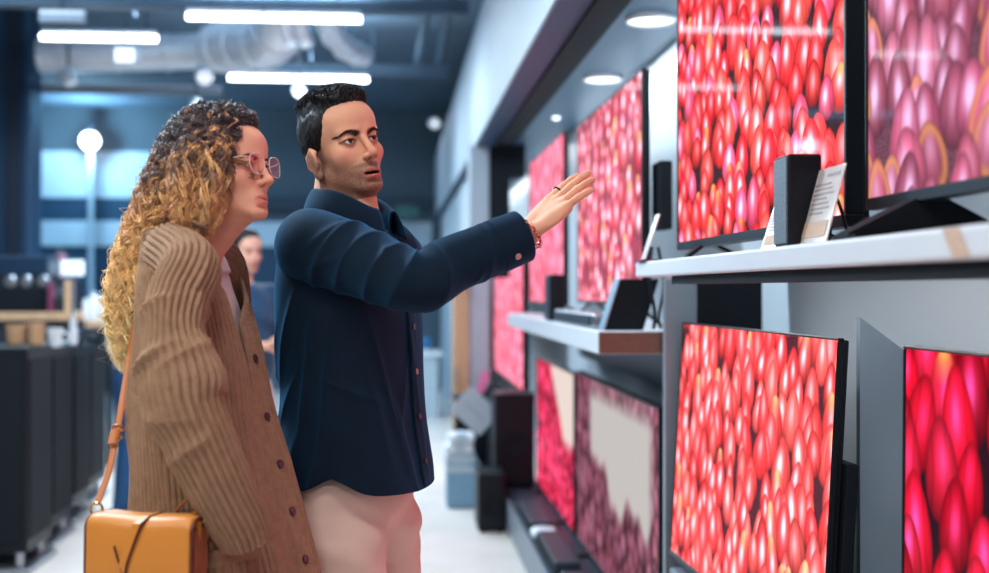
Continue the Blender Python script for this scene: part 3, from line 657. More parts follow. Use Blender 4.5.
# ------------------------------------------------------------------ bodies: one continuous surface from blended volumes
def rotm(rx=0,ry=0,rz=0):
    return np.array(Matrix.Rotation(rz,3,'Z') @ Matrix.Rotation(ry,3,'Y') @ Matrix.Rotation(rx,3,'X'))
class Vol:
    def __init__(s): s.pr=[]; s.M=(np.eye(3),np.zeros(3),1.0)
    def frame(s,R=None,t=None,sc=1.0):
        s.M=(np.eye(3) if R is None else np.array(R),np.zeros(3) if t is None else np.array(t,float),sc)
    def _p(s,p): R,t,k=s.M; return R@(np.array(p,float)*k)+t
    def ell(s,c,r,R=None,k=.01,sub=False):
        Rw=s.M[0] if R is None else s.M[0]@R
        s.pr.append(('e',s._p(c),np.array(r,float)*s.M[2],Rw,k*s.M[2],sub)); return s
    def cap(s,a,b,ra,rb=None,k=.01,sub=False):
        rb=ra if rb is None else rb
        s.pr.append(('c',s._p(a),s._p(b),(ra*s.M[2],rb*s.M[2]),k*s.M[2],sub)); return s
    def chain(s,pts,rs,k=.01):
        for i in range(len(pts)-1): s.cap(pts[i],pts[i+1],rs[i],rs[i+1],k)
        return s
    def mir(s,fn,*a,**kw):
        for sx in (1,-1):
            b=[np.array([q[0]*sx,q[1],q[2]]) if (i<(1 if fn=='ell' else 2)) else q for i,q in enumerate(a)]
            kk=dict(kw)
            if kk.get('R') is not None and sx<0:
                S=np.diag([-1,1,1]); kk['R']=S@kk['R']@S
            getattr(s,fn)(*b,**kk)
        return s
    def ev(s,p):
        p=p.astype(np.float32); d=np.full(len(p),10,np.float32)
        for q in s.pr:
            if q[0]=='e':
                _,c,r,R,k,sub=q; v=(p-c.astype(np.float32))
                far=float(r.max())+k*2+.06
                m=(v*v).sum(1)<far*far
                if not m.any(): continue
                l=(v[m]@R.astype(np.float32))/r.astype(np.float32); k0=np.sqrt((l*l).sum(1))+1e-6
                k1=np.sqrt(((l/r.astype(np.float32))**2).sum(1))+1e-6; e=k0*(k0-1)/k1
            else:
                _,a,b,(ra,rb),k,sub=q; a=a.astype(np.float32); ba=(b-a).astype(np.float32); L=float(ba@ba)+1e-9
                pa=p-a; h=np.clip((pa@ba)/L,0,1); vv=pa-h[:,None]*ba; e=np.sqrt((vv*vv).sum(1))-(ra+(rb-ra)*h); m=e<k*2+.06; e=e[m]
                if not m.any(): continue
            dm=d[m]
            if sub:
                h=np.clip(.5-.5*(dm+e)/k,0,1); d[m]=dm+(-e-dm)*h+k*h*(1-h)
            else:
                h=np.clip(.5+.5*(dm-e)/k,0,1); d[m]=dm+(e-dm)*h-k*h*(1-h)
        return d
    def bounds(s,pad=.03):
        lo=np.full(3,9e9);hi=-lo
        for q in s.pr:
            if q[-1]: continue
            if q[0]=='e': R=float(q[2].max()); lo=np.minimum(lo,q[1]-R);hi=np.maximum(hi,q[1]+R)
            else:
                R=max(q[3])
                for e in (q[1],q[2]): lo=np.minimum(lo,e-R);hi=np.maximum(hi,e+R)
        return lo-pad,hi+pad
def surface(fn,lo,hi,h,B=8):
    """naive surface nets on a sparse grid; fn(points)->distance"""
    nb=np.ceil((hi-lo)/(h*B)).astype(int)+1; n=nb*B
    ci=np.stack(np.meshgrid(*[np.arange(k) for k in nb],indexing='ij'),-1).reshape(-1,3)
    cc=lo+(ci+.5)*B*h-h*.5; dc=fn(cc)
    D=np.repeat(np.repeat(np.repeat(dc.reshape(nb),B,0),B,1),B,2).astype(np.float32)
    act=np.abs(dc)<B*h*1.1+.012
    off=np.stack(np.meshgrid(*[np.arange(B)]*3,indexing='ij'),-1).reshape(-1,3)
    ab=ci[act]
    for s0 in range(0,len(ab),1500):
        g=(ab[s0:s0+1500,None,:]*B+off[None]).reshape(-1,3)
        D[g[:,0],g[:,1],g[:,2]]=fn(lo+g*h)
    S=D<0
    cnt=np.zeros(tuple(n-1),np.uint8)
    for i in (0,1):
        for j in (0,1):
            for k in (0,1): cnt+=S[i:n[0]-1+i,j:n[1]-1+j,k:n[2]-1+k]
    cell=np.argwhere((cnt>0)&(cnt<8)); idx=np.full(tuple(n-1),-1,np.int32); idx[cell[:,0],cell[:,1],cell[:,2]]=np.arange(len(cell))
    acc=np.zeros((len(cell),3)); w=np.zeros(len(cell))
    cor=[(i,j,k) for i in (0,1) for j in (0,1) for k in (0,1)]
    dv={c:D[cell[:,0]+c[0],cell[:,1]+c[1],cell[:,2]+c[2]] for c in cor}
    for a in cor:
        for ax in range(3):
            if a[ax]==1: continue
            b=list(a); b[ax]=1; b=tuple(b); da,db=dv[a],dv[b]; m=(da<0)!=(db<0)
            t=np.where(m,da/np.where(m,da-db,1),0); p=np.zeros((len(cell),3)); p[:]=a; p[:,ax]=t
            acc+=p*m[:,None]; w+=m
    V=lo+(cell+acc/np.maximum(w,1)[:,None])*h
    Q=[]
    for ax in range(3):
        o1,o2=[(1,2),(2,0),(0,1)][ax]
        sl0=[slice(None)]*3; sl1=[slice(None)]*3; sl0[ax]=slice(0,-1); sl1[ax]=slice(1,None)
        E=np.argwhere(S[tuple(sl0)]!=S[tuple(sl1)])
        ok=(E[:,o1]>0)&(E[:,o2]>0)&(E[:,o1]<n[o1]-1)&(E[:,o2]<n[o2]-1)&(E[:,ax]<n[ax]-1); E=E[ok]
        flip=S[E[:,0],E[:,1],E[:,2]]
        def I(d1,d2):
            c=E.copy(); c[:,o1]-=d1; c[:,o2]-=d2; return idx[c[:,0],c[:,1],c[:,2]]
        q=np.stack([I(1,1),I(0,1),I(0,0),I(1,0)],1)
        q[~flip]=q[~flip][:,::-1]; Q.append(q)
    Q=np.concatenate(Q); Q=Q[(Q>=0).all(1)]
    return V,Q
def relax(V,Q,it=1,lam=.5):
    for _ in range(it):
        s=np.zeros_like(V); c=np.zeros(len(V))
        for i in range(4):
            for j in (1,3):
                np.add.at(s,Q[:,i],V[Q[:,(i+j)%4]]); np.add.at(c,Q[:,i],1)
        V=V+lam*(s/np.maximum(c,1)[:,None]-V)
    return V
def headframe(yaw,pitch,roll):
    """local x=subject's right, y=face forward, z=up"""
    return np.array(Matrix.Rotation(PI+yaw,3,'Z') @ Matrix.Rotation(pitch,3,'X') @ Matrix.Rotation(roll,3,'Y'))
def add_head(v,R,t,sc,fem=False,mouth_open=.0,detail=True):
    v.frame(R,t,sc)
    v.ell((0,-.008,.040),(.073,.096,.080),k=.012)
    v.ell((0,.052,.045),(.058,.040,.045),k=.02)
    v.ell((0,.032,-.045),(.055,.055,.068),k=.022)
    jw=.046 if fem else .050
    v.mir('cap',(jw,.002,-.062),(.017,.070,-.100),.014,.013,k=.02)
    v.ell((0,.073 if fem else .078,-.101),((.017 if fem else .021),.017,.015),k=.016)
    v.mir('ell',(.041,.056,-.026),(.021,.020,.019),k=.022)
    v.mir('cap',(.012,.086,.019),(.043,.070,.019),.006 if fem else .0085,k=.012)
    v.mir('ell',(.031,.097,-.001),(.0165,.018,.0125),k=.014,sub=True)
    # nose
    nt=.108 if fem else .113
    v.cap((0,.086,.008),(0,nt-.004,-.032),.0058 if fem else .007,.0085,k=.009)
    v.ell((0,nt,-.036),(.0095,.010,.009),k=.006); v.mir('ell',(.0115,nt-.014,-.040),(.0068,.011,.0075),k=.005)
    v.cap((0,nt-.004,-.043),(0,.094,-.050),.005,k=.005)
    v.mir('cap',(.0062,nt-.006,-.050),(.0075,nt-.013,-.043),.003,k=.003,sub=True)
    # mouth
    v.ell((0,.069 if fem else .075,-.072),(.029,.021,.024),k=.014)
    ly=-.0075 if fem else -.001
    f=.92 if fem else 1.0
    for sx in (1,-1):
        v.cap((0,.0948+ly,-.0690),(sx*.010,.0935+ly,-.0680),.0042*f,k=.004); v.cap((sx*.010,.0935+ly,-.0680),(sx*.026,.0830+ly*.6,-.0735),.0040*f,.0022,k=.004)
        v.cap((0,.0935+ly,-.0802-mouth_open),(sx*.024,.0835+ly*.6,-.0755-mouth_open*.4),.0054*f,.0026,k=.004)
    v.ell((0,.099+ly,-.0745-mouth_open*.5),(.0240,.013,.0013+mouth_open*.62),k=.0025,sub=True)
    v.ell((0,.094+ly,-.0915-mouth_open),(.018,.006,.004),k=.008,sub=True)
    # lids
    v.mir('ell',(.031,.0715,-.001),(.0150,.0138,.0138),k=.005)
    v.mir('ell',(.0312,.0865,-.0022),(.0146,.0105,.0042 if not fem else .0050),k=.0018,sub=True)
    # ears
    v.M=(v.M[0],v.M[1]+v.M[0]@np.array([0,.007,-.019])*sc,sc)
    Re=rotm(math.radians(-8),0,math.radians(-22))
    v.mir('ell',(.0755,-.012,-.010),(.0080,.0195,.033),R=Re,k=.005)
    v.mir('cap',(.080,-.028,.008),(.083,-.024,-.016),.0045,k=.003); v.mir('cap',(.080,-.028,.008),(.078,-.014,.022),.0045,k=.003); v.mir('cap',(.078,-.014,.022),(.0755,.000,.014),.0042,k=.003); v.mir('cap',(.083,-.024,-.016),(.078,-.006,-.036),.0045,k=.003)
    v.mir('ell',(.0855,-.010,-.008),(.008,.0105,.020),R=Re,k=.004,sub=True); v.mir('ell',(.0745,-.001,-.037),(.0065,.008,.010),k=.004); v.mir('ell',(.0765,.002,-.010),(.005,.005,.008),k=.004)
    v.frame()
def eyes(parent,R,t,sc,look,iris=(60,38,26)):
    mw=mat('eye_white',(226,220,218),rough=.12,coat=1); 
    for sx in (1,-1):
        c=R@(np.array([sx*.031,.0708,-.001])*sc)+t; d=R@np.array(look); d=d/np.linalg.norm(d); r=.0127*sc
        b=MB(); b.ball(c,r,24); o=b.build('eye',None,parent,True)
        me=o.data; co=np.array([v.co[:] for v in me.vertices])+np.array(wl(o)) - c
        ca=(co@d)/r; rgb=np.ones((len(co),3))*s2l((222,214,212)); rgb[ca>.86]=s2l(iris); rgb[ca>.955]=s2l((8,6,6))
        set_col(me,rgb); me.materials.append(M_eye)
M_eye=mat_attr('eye_surface',rough=.12,spec=.4,coat=.25)
M_skin=mat_attr('skin',rough=.52,spec=.15,sss=.12,bump=.12,bscale=420)
def soft(d,a,b): return np.clip((b-d)/(b-a),0,1)
def seg_d(x,z,pts):
    d=np.full(len(x),9.)
    for (a,b),(c,e) in zip(pts[:-1],pts[1:]):
        vx,vz=c-a,e-b; h=np.clip(((x-a)*vx+(z-b)*vz)/(vx*vx+vz*vz),0,1); d=np.minimum(d,np.hypot(x-a-h*vx,z-b-h*vz))
    return d
def skin_cols(V,heads,base,stubble=0,lip=(178,92,88),fem=False,mouth_open=0):
    rgb=np.ones((len(V),3))*np.array(base,float)
    nz=np.sin(V[:,0]*91+V[:,2]*77)*np.sin(V[:,1]*83-V[:,2]*61); rgb*=(1+.02*nz)[:,None]
    for (R,t,sc) in heads:
        L=((V-t)@R)/sc; x,y,z=np.abs(L[:,0]),L[:,1],L[:,2]; near=(np.linalg.norm(L,axis=1)<.2)
        def mix(m,c):
            m=(m*near)[:,None]; rgb[:]=rgb*(1-m)+np.array(c,float)*m
        mix(.30*soft(np.hypot(x-.045,z+.03),.0,.03)*(y>.03),(214,120,104))       # cheeks
        mix(.35*soft(np.hypot(x,(z+.038)),.0,.02)*(y>.09),(206,112,96))
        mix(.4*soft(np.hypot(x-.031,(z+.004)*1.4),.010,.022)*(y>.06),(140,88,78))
        if stubble:
            n=.62+.38*np.random.default_rng(2).random(len(V))
            jaw=soft(z+.55*(y-.02)*0+np.interp(y,[-.02,.03,.06,.09,.12],[.004,.032,.052,.056,.056]),-.016,.014)
            mu=soft(np.abs(z+.0585)+.25*np.maximum(x-.02,0),.004,.010)*(y>.07)*(x<.036)
            m=np.maximum(jaw*(z>-.125)*(y>-.02),mu); mix(stubble*np.clip(m,0,1)*n,(74,52,48))
        z0=-.0745-mouth_open*.5
        lm=soft(np.hypot(x/.0255,(z-z0)/np.where(z>z0,(.0092 if fem else .0112)+mouth_open*.3,(.0095 if fem else .0130)+mouth_open*.6))-1,-.12,.06)*(y>(.068 if fem else .078))
        mix((.48 if fem else .8)*lm,lip)
        if mouth_open>0:
            mix(soft(np.hypot(x/.019,(z-z0)/(.0042+mouth_open*.30))-1,-.2,.2)*(y<.0925)*(y>.06),(46,16,18))
        d=seg_d(x,z,[(.014,.0125),(.024,.0165),(.036,.0185),(.049,.0120)]); w=np.interp(x,[.01,.02,.047],[.0042,.0042,.002])*(.7 if fem else 1.2)
        mix(soft(d/w,.75,1.3)*(y>.05)*(.35 if fem else .5),(44,30,30) if not fem else (76,50,44))
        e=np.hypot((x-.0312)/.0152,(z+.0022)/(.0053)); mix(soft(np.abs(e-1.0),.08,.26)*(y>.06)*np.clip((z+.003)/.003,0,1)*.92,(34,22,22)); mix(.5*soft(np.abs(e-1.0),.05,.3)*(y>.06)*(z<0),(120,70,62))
    return s2l(np.clip(rgb,0,255))
def hand(v,wr,d,n,s,curl=.15,L=.185,spread=1.0,thumb=(.75,.35,-.45),bends=None):
    """wr wrist, d finger direction, n back-of-hand normal, s towards the thumb"""
    wr=np.array(wr,float); d=np.array(d,float); d/=np.linalg.norm(d); n=np.array(n,float); n-=d*(n@d); n/=np.linalg.norm(n)
    s_=np.cross(n,d); s_=s_ if s_@np.array(s)>0 else -s_; k=L/.185
    def W(a,b,c): return wr+(d*a+s_*b+n*c)*k
    Rm=np.stack([d,s_,n],1)
    v.ell(W(.052,-.002,0),np.array((.050,.040,.0135))*k,R=Rm,k=.012)
    v.cap(W(.0,.012,0),W(.085,.027,.001),.012*k,.0105*k,k=.012); v.cap(W(.0,-.014,0),W(.078,-.032,-.001),.012*k,.0095*k,k=.012)
    ft=[(.029,.094,.074,.0086,.02),(.010,.098,.082,.0088,.0),(-.010,.094,.076,.0083,-.02),(-.029,.084,.060,.0074,-.13)]
    for i,(b,a,ln,r,sp) in enumerate(ft):
        c=curl if bends is None else bends[i]; p=W(a-.012,b,.002); ang=sp*spread; up=0.0; pts=[p]; rs=[r*1.08]
        for j,fr in enumerate((.46,.30,.24)):
            up-=c*(.6 if j==0 else 1.0); q=pts[-1]+(d*math.cos(up)*math.cos(ang)+s_*math.sin(ang)*math.cos(up)+n*math.sin(up))*ln*fr*k
            if j==0: q=q+(d)*.012*k
            pts.append(q); rs.append(r*(1.0,.9,.76)[j])
        v.chain(pts,[x*k for x in rs],k=.0035)
    ta,tb,tc=thumb; td=d*ta+s_*tb+n*tc; td/=np.linalg.norm(td)
    p0=W(.018,.022,-.006); p1=p0+(td*.55+s_*.2)*.055*k; p2=p1+td*.034*k; p3=p2+(td*.95+d*.25)*.026*k
    v.chain([p0,p1,p2,p3],[.0145*k,.0105*k,.0095*k,.0078*k],k=.008)
    return W
def finish_body(v,parent,h,col_fn,name='body',mat_=None,rel=1,split=None,h2=.006):
    a,b=v.bounds()
    if split is not None:
        V,Q=surface(v.ev,np.array([a[0],a[1],split]),b,h); V2,Q2=surface(v.ev,a,np.array([b[0],b[1],split+.03]),h2)
        V=relax(V,Q,rel,.4); Q=np.concatenate([Q,Q2+len(V)]); V=np.concatenate([V,relax(V2,Q2,1,.4)])
    else:
        V,Q=surface(v.ev,a,b,h); V=relax(V,Q,rel,.4)
    me=np_mesh(name,V,Q); c=col_fn(V); set_col(me,c)
    return link(name,me,mat_ or M_skin,parent,True)
# ------------------------------------------------------------------ lofted garments
def cr(ts,ks,x):
    """catmull-rom through rows ks at params ts"""
    ts=np.array(ts,float); ks=np.array(ks,float); x=np.clip(x,ts[0],ts[-1]); i=np.clip(np.searchsorted(ts,x)-1,0,len(ts)-2)
    t=(x-ts[i])/(ts[i+1]-ts[i]); p0=ks[np.maximum(i-1,0)];p1=ks[i];p2=ks[i+1];p3=ks[np.minimum(i+2,len(ts)-1)]
    t=t[...,None]; return .5*((2*p1)+(p2-p0)*t+(2*p0-5*p1+4*p2-p3)*t*t+(3*p1-p0-3*p2+p3)*t**3)
def grid_mesh(name,Pn,m,parent,wrap=False,cap0=False,cap1=False,attrs=None,solid=0):
    """Pn (nv,nu,3)"""
    nv,nu,_=Pn.shape; idx=np.arange(nv*nu).reshape(nv,nu); I2=np.concatenate([idx,idx[:,:1]],1) if wrap else idx
    q=np.stack([I2[:-1,:-1],I2[:-1,1:],I2[1:,1:],I2[1:,:-1]],-1).reshape(-1,4); V=Pn.reshape(-1,3); tr=[]
    ex=[]
    if cap0: ex.append((idx[0],V[idx[0]].mean(0),True))
    if cap1: ex.append((idx[-1],V[idx[-1]].mean(0),False))
    for ring,c,fl in ex:
        V=np.vstack([V,c]); ci=len(V)-1
        for a in range(nu):
            b=(a+1)%nu; tr.append((ring[b],ring[a],ci) if fl else (ring[a],ring[b],ci))
    me=np_mesh(name,V,q,np.array(tr) if tr else None)
    if attrs:
        for k_,val in attrs.items():
            val=val.reshape(-1,*val.shape[2:]); val=np.concatenate([val,np.repeat(val[-1:],len(V)-len(val),0)])
            (set_col(me,val,k_) if val.ndim==2 else set_float(me,val,k_))
    o=link(name,me,m,parent,True)
    if solid:
        md=o.modifiers.new('thick','SOLIDIFY'); md.thickness=solid; md.offset=0
    return o
def tube_pts(path,rads,nu,nv,flat=None,disp=None,up0=(0,0,1)):
    """sleeve-like tube: path knots, radius knots (r or (ra,rb)); returns (nv,nu,3), theta, arc"""
    K=np.array(path,float); n=len(K); tt=np.linspace(0,1,n); tk=np.concatenate([[0],np.cumsum(np.linalg.norm(np.diff(K,axis=0),axis=1))]); tk/=tk[-1]
    x=np.linspace(0,1,nv); C=cr(tk,K,x); R=cr(tk,np.array([r if hasattr(r,'__len__') else (r,r) for r in rads]),x)
    T=np.gradient(C,axis=0); T/=np.linalg.norm(T,axis=1)[:,None]; A=[];B=[]; up=np.array(up0,float)
    for i in range(nv):
        s=np.cross(T[i],up); s/=np.linalg.norm(s); up=np.cross(s,T[i]); A.append(s);B.append(up.copy())
    A=np.array(A);B=np.array(B); th=np.linspace(0,2*PI,nu,endpoint=False)
    arc=np.concatenate([[0],np.cumsum(np.linalg.norm(np.diff(C,axis=0),axis=1))])
    TH,AR=np.meshgrid(th,arc); dr=disp(TH,AR) if disp else 0*TH
    Pn=C[:,None]+A[:,None]*((R[:,:1]+dr)*np.cos(TH))[...,None]+B[:,None]*((R[:,1:]+dr)*np.sin(TH))[...,None]
    return Pn,TH,AR
def ridges(folds):
    """folds: (u0,v0,u1,v1,amp,width) segments in parameter metres; smooth crest profile"""
    def f(u,v):
        d=np.zeros_like(u)
        for (a,b,c,e,amp,w) in folds:
            vx,vy=c-a,e-b; L=vx*vx+vy*vy; h=np.clip(((u-a)*vx+(v-b)*vy)/L,0,1); q=(u-a-h*vx)**2+(v-b-h*vy)**2
            d+=amp*np.sin(PI*np.clip(.08+.84*h,0,1))*(1.25*np.exp(-np.sqrt(q+(w*.25)**2)/(w*.75))-.25*np.exp(-q/(9*w*w)))
        return d
    return f

def brow_and_lash(body,parent,R,t,sc,fem,col):
    me=body.data; n=len(me.vertices); co=np.empty(n*3,np.float32); me.vertices.foreach_get('co',co); co=co.reshape(-1,3)+np.array(wl(body),np.float32)
    L=((co-t)@R)/sc; m=(L[:,1]>.045)&(np.abs(L[:,0])<.07)&(np.abs(L[:,2])<.05); L=L[m]; rg=np.random.default_rng(5)
    mh_=mat('brow_hair_%d'%int(fem),col,rough=.6)
    knots=np.array([(.014,.0098),(.024,.0150),(.036,.0188),(.052,.0130)])
    for sx in (1,-1):
        mb=MB()
        for i in range(110 if not fem else 90):
            q=rg.random(); p=cr([0,.33,.66,1],knots,np.array([q]))[0]; p2=cr([0,.33,.66,1],knots,np.array([min(q+.05,1.)]))[0]; tg=(p2-p); tg/=np.linalg.norm(tg)+1e-9
            w=np.interp(q,[0,.3,1],[.0034,.0036,.0010])*(.62 if fem else 1.0); o=rg.uniform(-1,1)*w; a=p+np.array([-tg[1],tg[0]])*o
            d=tg*rg.uniform(.004,.0075)+np.array([-tg[1],tg[0]])*rg.uniform(-.001,.0022)*(1.1-q)
            pts=[]
            for s_,up in ((0,.0002),(.5,.0011),(1,.0010)):
                xz=a+d*s_; j=np.argmin((L[:,0]-sx*xz[0])**2+(L[:,2]-xz[1])**2+ (L[:,1]<.05)*1.); pts.append(Vector(R@(np.array([sx*xz[0],L[j,1]+up,xz[1]])*sc)+t))
            mb.tube(pts,[.00055*sc,.0005*sc,.00015*sc],3)
        mb.build('eyebrow',mh_,parent,True)
        pts=[]
        for k in np.linspace(-1,1,15):
            dx=.0138*k; dz=-.0022+.0047*math.sqrt(max(0,1-k*k)); yy=.0708+math.sqrt(max(1e-6,.0131**2-dx*dx-(dz+.001)**2))+.0012
            pts.append(Vector(R@(np.array([sx*(.0312+dx),yy,dz])*sc)+t))
        MB().tube(pts,[.0011*sc*(1-.6*abs(k)) for k in np.linspace(-1,1,15)],6).build('eyelash',mh_,parent,True)
# ------------------------------------------------------------------ the man in the dark shirt
MY=2.48
man=thing('person','man with short dark hair and stubble in a dark navy shirt, pointing at the screens','person',(P(355,500,MY).x,MY,0))
mR=headframe(math.radians(34),math.radians(7),math.radians(11)); mS=.93
mT=np.array(P(361.5,139,MY-.06))-mR@(np.array([0,.080,0])*mS)
psi=math.radians(63); Fd=np.array([math.sin(psi),-math.cos(psi),0]); Rd=np.array([-math.cos(psi),-math.sin(psi),0]); Zd=np.array([0,0,1.])
ax=np.array([P(351,300,MY).x,MY,0])
def BM(r,f,z): return ax+Rd*r+Fd*f+Zd*z
zM=lambda py: EYE+(290-py)*MY/F
shR=np.array(P(313,247,MY-.150)); elR=np.array(P(416,279,MY-.26)); wrR=np.array(P(525,235,MY-.19)); tip=np.array(P(600,164,MY-.13))
shL=BM(-.165,-.005,shR[2]-.005); elL=BM(-.20,-.10,1.12); wrL=BM(-.165,-.03,.90)
hipz=.93
def man_body():
    v=Vol(); add_head(v,mR,mT,mS,False,.0034)
    nb=BM(0,-.025,1.50); nt=mT+mR@(np.array([0,-.032,-.075])*mS)
    v.cap(nb,nt,.064,.056,k=.025); v.cap(BM(0,.035,1.47),mT+mR@(np.array([0,.03,-.10])*mS),.038,.03,k=.02)
    v.ell(BM(0,-.01,1.36),(.155,.095,.14),R=np.stack([Rd,Fd,Zd],1),k=.03); v.ell(BM(0,0,1.10),(.14,.09,.18),R=np.stack([Rd,Fd,Zd],1),k=.03)
    v.ell(BM(0,0,.93),(.14,.095,.10),R=np.stack([Rd,Fd,Zd],1),k=.03)
    v.cap(BM(-.14,-.01,1.425),BM(.12,-.01,1.43),.055,.05,k=.03)
    v.cap(shR,elR,.048,.040,k=.02); v.cap(elR,elR+(wrR-elR)*.35,.040,.040,k=.015); v.cap(elR+(wrR-elR)*.35,wrR,.040,.026,k=.015)
    v.cap(shL,elL,.048,.040,k=.02); v.cap(elL,wrL,.038,.027,k=.015)
    for sx,off in ((1,.03),(-1,-.02)):
        hp=BM(sx*.085,0,.88); kn=BM(sx*.10,.02+off,.48); an=BM(sx*.11,-.03+off,.08)
        v.cap(hp,kn,.075,.052,k=.02); v.cap(kn,kn+(an-kn)*.35,.052,.052,k=.02); v.cap(kn+(an-kn)*.35,an,.052,.034,k=.02); v.cap(an,an+Fd*.13-Zd*.035,.034,.026,k=.015)
    d=tip-wrR; hand(v,wrR+d*.06,d,(-.32,-.45,.83),(0,.8,.6),L=.184,bends=[.07,.05,.09,.10],spread=1.1,thumb=(.9,.2,-.5))
    dl=np.array([.05,-.02,-1.]); hand(v,wrL,dl,-Rd*-1.0*-1,Fd,curl=.45,L=.18)
    return v
mbody=finish_body(man_body(),man,.0021,lambda V: skin_cols(V,[(mR,mT,mS)],(224,168,138),stubble=.66,lip=(184,114,102),mouth_open=.0034),split=1.33,rel=2)
mouth=MB(); tc_=mT+mR@(np.array([0,.074,-.0715])*mS)
mouth.obox(tc_,mR[:,0],mR[:,2],mR[:,1],(-.014,.014),(-.0045,.003),(-.004,.004),.002); mouth.build('teeth',mat('teeth',(216,206,196),rough=.25),man)
eyes(man,mR,mT,mS,(-.10,.98,.10),(34,20,14))
brow_and_lash(mbody,man,mR,mT,mS,False,(26,18,18))
# short hair: a close cap with a lifted front and many short strands
M_hairm=mat('hair_black',(22,20,24),rough=.5,spec=.45,noise=.4,nscale=160,stretch=(1,1,.3),bump=.8,bscale=240)
def man_hair():
    v=Vol(); v.frame(mR,mT,mS)
    v.ell((0,-.010,.039),(.0795,.0995,.0850),k=.01); v.ell((0,.030,.100),(.056,.050,.027),k=.02); v.ell((0,-.03,.100),(.062,.065,.034),k=.02); v.frame()
    def fn(p):
        d=v.ev(p); L=((p-mT)@mR)/mS; x,y,z=np.abs(L[:,0]),L[:,1],L[:,2]
        lim=np.interp(z,[-.09,-.075,-.04,-.032,-.012,.0,.03,.05,.066,.078,.09,.13],[-.06,-.052,-.040,-.034,-.028,.010,.034,.052,.062,.074,.110,.14])
        lim=lim-.018*np.exp(-((x-.055)/.018)**2)*np.clip((z-.03)/.03,0,1)
        d=np.maximum(d,(y-lim)*.8*mS); d=np.maximum(d,(-.082-z)*.8*mS)
        near=(z<.01)&(y>-.05); 
        ear=np.sqrt(((x-.078)/.016)**2+((y+.003)/.024)**2+((z+.027)/.034)**2)-1
        d=np.maximum(d,-ear*.018)
        d+=.0016*np.sin(L[:,0]*420+5*np.sin(L[:,1]*80))*np.sin(L[:,1]*160+z*120)
        return d
    a,b=v.bounds(); V,Q=surface(fn,a,b,.003); return V,relax(V,Q,1,.4),Q
V0,V1,Q1=man_hair()
me=np_mesh('hair',V1,Q1); mh=link('hair',me,M_hairm,man,True)
def strands(V,Q,n,fdir,rad,rng,cen,R,sel):
    """short tapered strands growing from a hair surface"""
    idx=rng.choice(len(V),n*3); L=(V[idx]-cen)@R; idx=idx[sel(L)][:n]; L=(V[idx]-cen)@R
    verts=[];quads=[]; k=3
    for p,l in zip(V[idx],L):
        nrm=l/np.array([.08,.1,.09])**2; nrm/=np.linalg.norm(nrm); d=fdir(l,nrm,rng); d/=np.linalg.norm(d); ln=rng.uniform(.005,.012)
        bend=rng.normal(0,.25,3); a=np.cross(d,[.3,.5,.8]);a/=np.linalg.norm(a);b=np.cross(d,a); base=len(verts)
        for s_,rr in ((-.3,1.),(.5,.8),(1.,.15)):
            c=l+d*ln*s_+bend*ln*.3*s_*s_
            for j in range(k): verts.append(R@(c+(a*math.cos(2*PI*j/k)+b*math.sin(2*PI*j/k))*rad*rr)+cen)
        for r_ in range(2):
            for j in range(k): quads.append((base+r_*k+j,base+r_*k+(j+1)%k,base+(r_+1)*k+(j+1)%k,base+(r_+1)*k+j))
    return np.array(verts),np.array(quads)
def mdir(l,n,r):
    top=np.clip((l[2]-.05)/.05,0,1); return n*(.10+.22*top)+np.array([0,-.35+1.1*top*(l[1]>-.06),-.8*(1-top)+.30*top])+r.normal(0,.16,3)
sv,sq=strands(V1,Q1,2600,mdir,.0011,np.random.default_rng(3),mT,mR,lambda L:(L[:,2]>-.05)&(np.linalg.norm(L/np.array([.081,.104,.088])-np.array([0,-.13,.5]),axis=1)>.93))
hs=link('hair_strands',np_mesh('hair_strands',sv,sq),M_hairm,mh,True)
# shirt
def cloth(name,col,hi,bump=.25,bscale=900,rough=.85,sheen=.8):
    m=mat(name,col,rough=rough,spec=.25,noise=.3,nscale=18,sheen=sheen,sheencol=hi,bump=bump,bscale=bscale); return m
M_shirt=cloth('navy_cord',(4,26,44),(50,150,215),sheen=.38)
M_shirtd=cloth('navy_cord_inside',(8,22,38),(40,100,150),sheen=.3)
zs=[.915,1.0,1.10,1.20,1.30,1.38,1.44,1.475,1.50,1.522]
KR=[(.182,.148,.020),(.178,.142,.016),(.172,.132,.010),(.178,.128,.005),(.190,.127,0),(.192,.120,-.004),(.176,.106,-.012),(.142,.090,-.016),(.105,.078,-.012),(.078,.070,-.006)]
fr=random.Random(5); folds=[]
# u: arc metres around from subject's right (0) towards front(+), v: height
for a in [(-.02,1.36,-.12,1.16,.010,.012),(.03,1.33,-.05,1.05,.009,.012),(.07,1.32,.01,1.02,.010,.013),(-.10,1.30,-.20,1.12,.009,.014),(.10,1.25,.06,.98,.007,.012),(-.13,1.15,-.20,.98,.009,.013),(-.05,1.08,-.10,.93,.009,.014),(.02,1.05,-.03,.93,.007,.012),(.15,1.32,.22,1.0,.006,.01),(.20,1.15,.24,.95,.006,.012),(.12,1.08,.10,.94,.007,.013),(-.02,1.22,-.16,1.05,.007,.012),(.26,1.3,.29,1.05,.005,.01),(-.22,1.3,-.25,1.0,.007,.016),(.02,1.20,.18,1.14,.005,.012)]: folds.append(a)
for i in range(16):
    u=fr.uniform(-.45,.5); z=fr.uniform(.95,1.3); folds.append((u,z,u+fr.uniform(-.06,.06),z-fr.uniform(.08,.2),fr.uniform(.003,.006),fr.uniform(.010,.016)))
FR=ridges(folds)
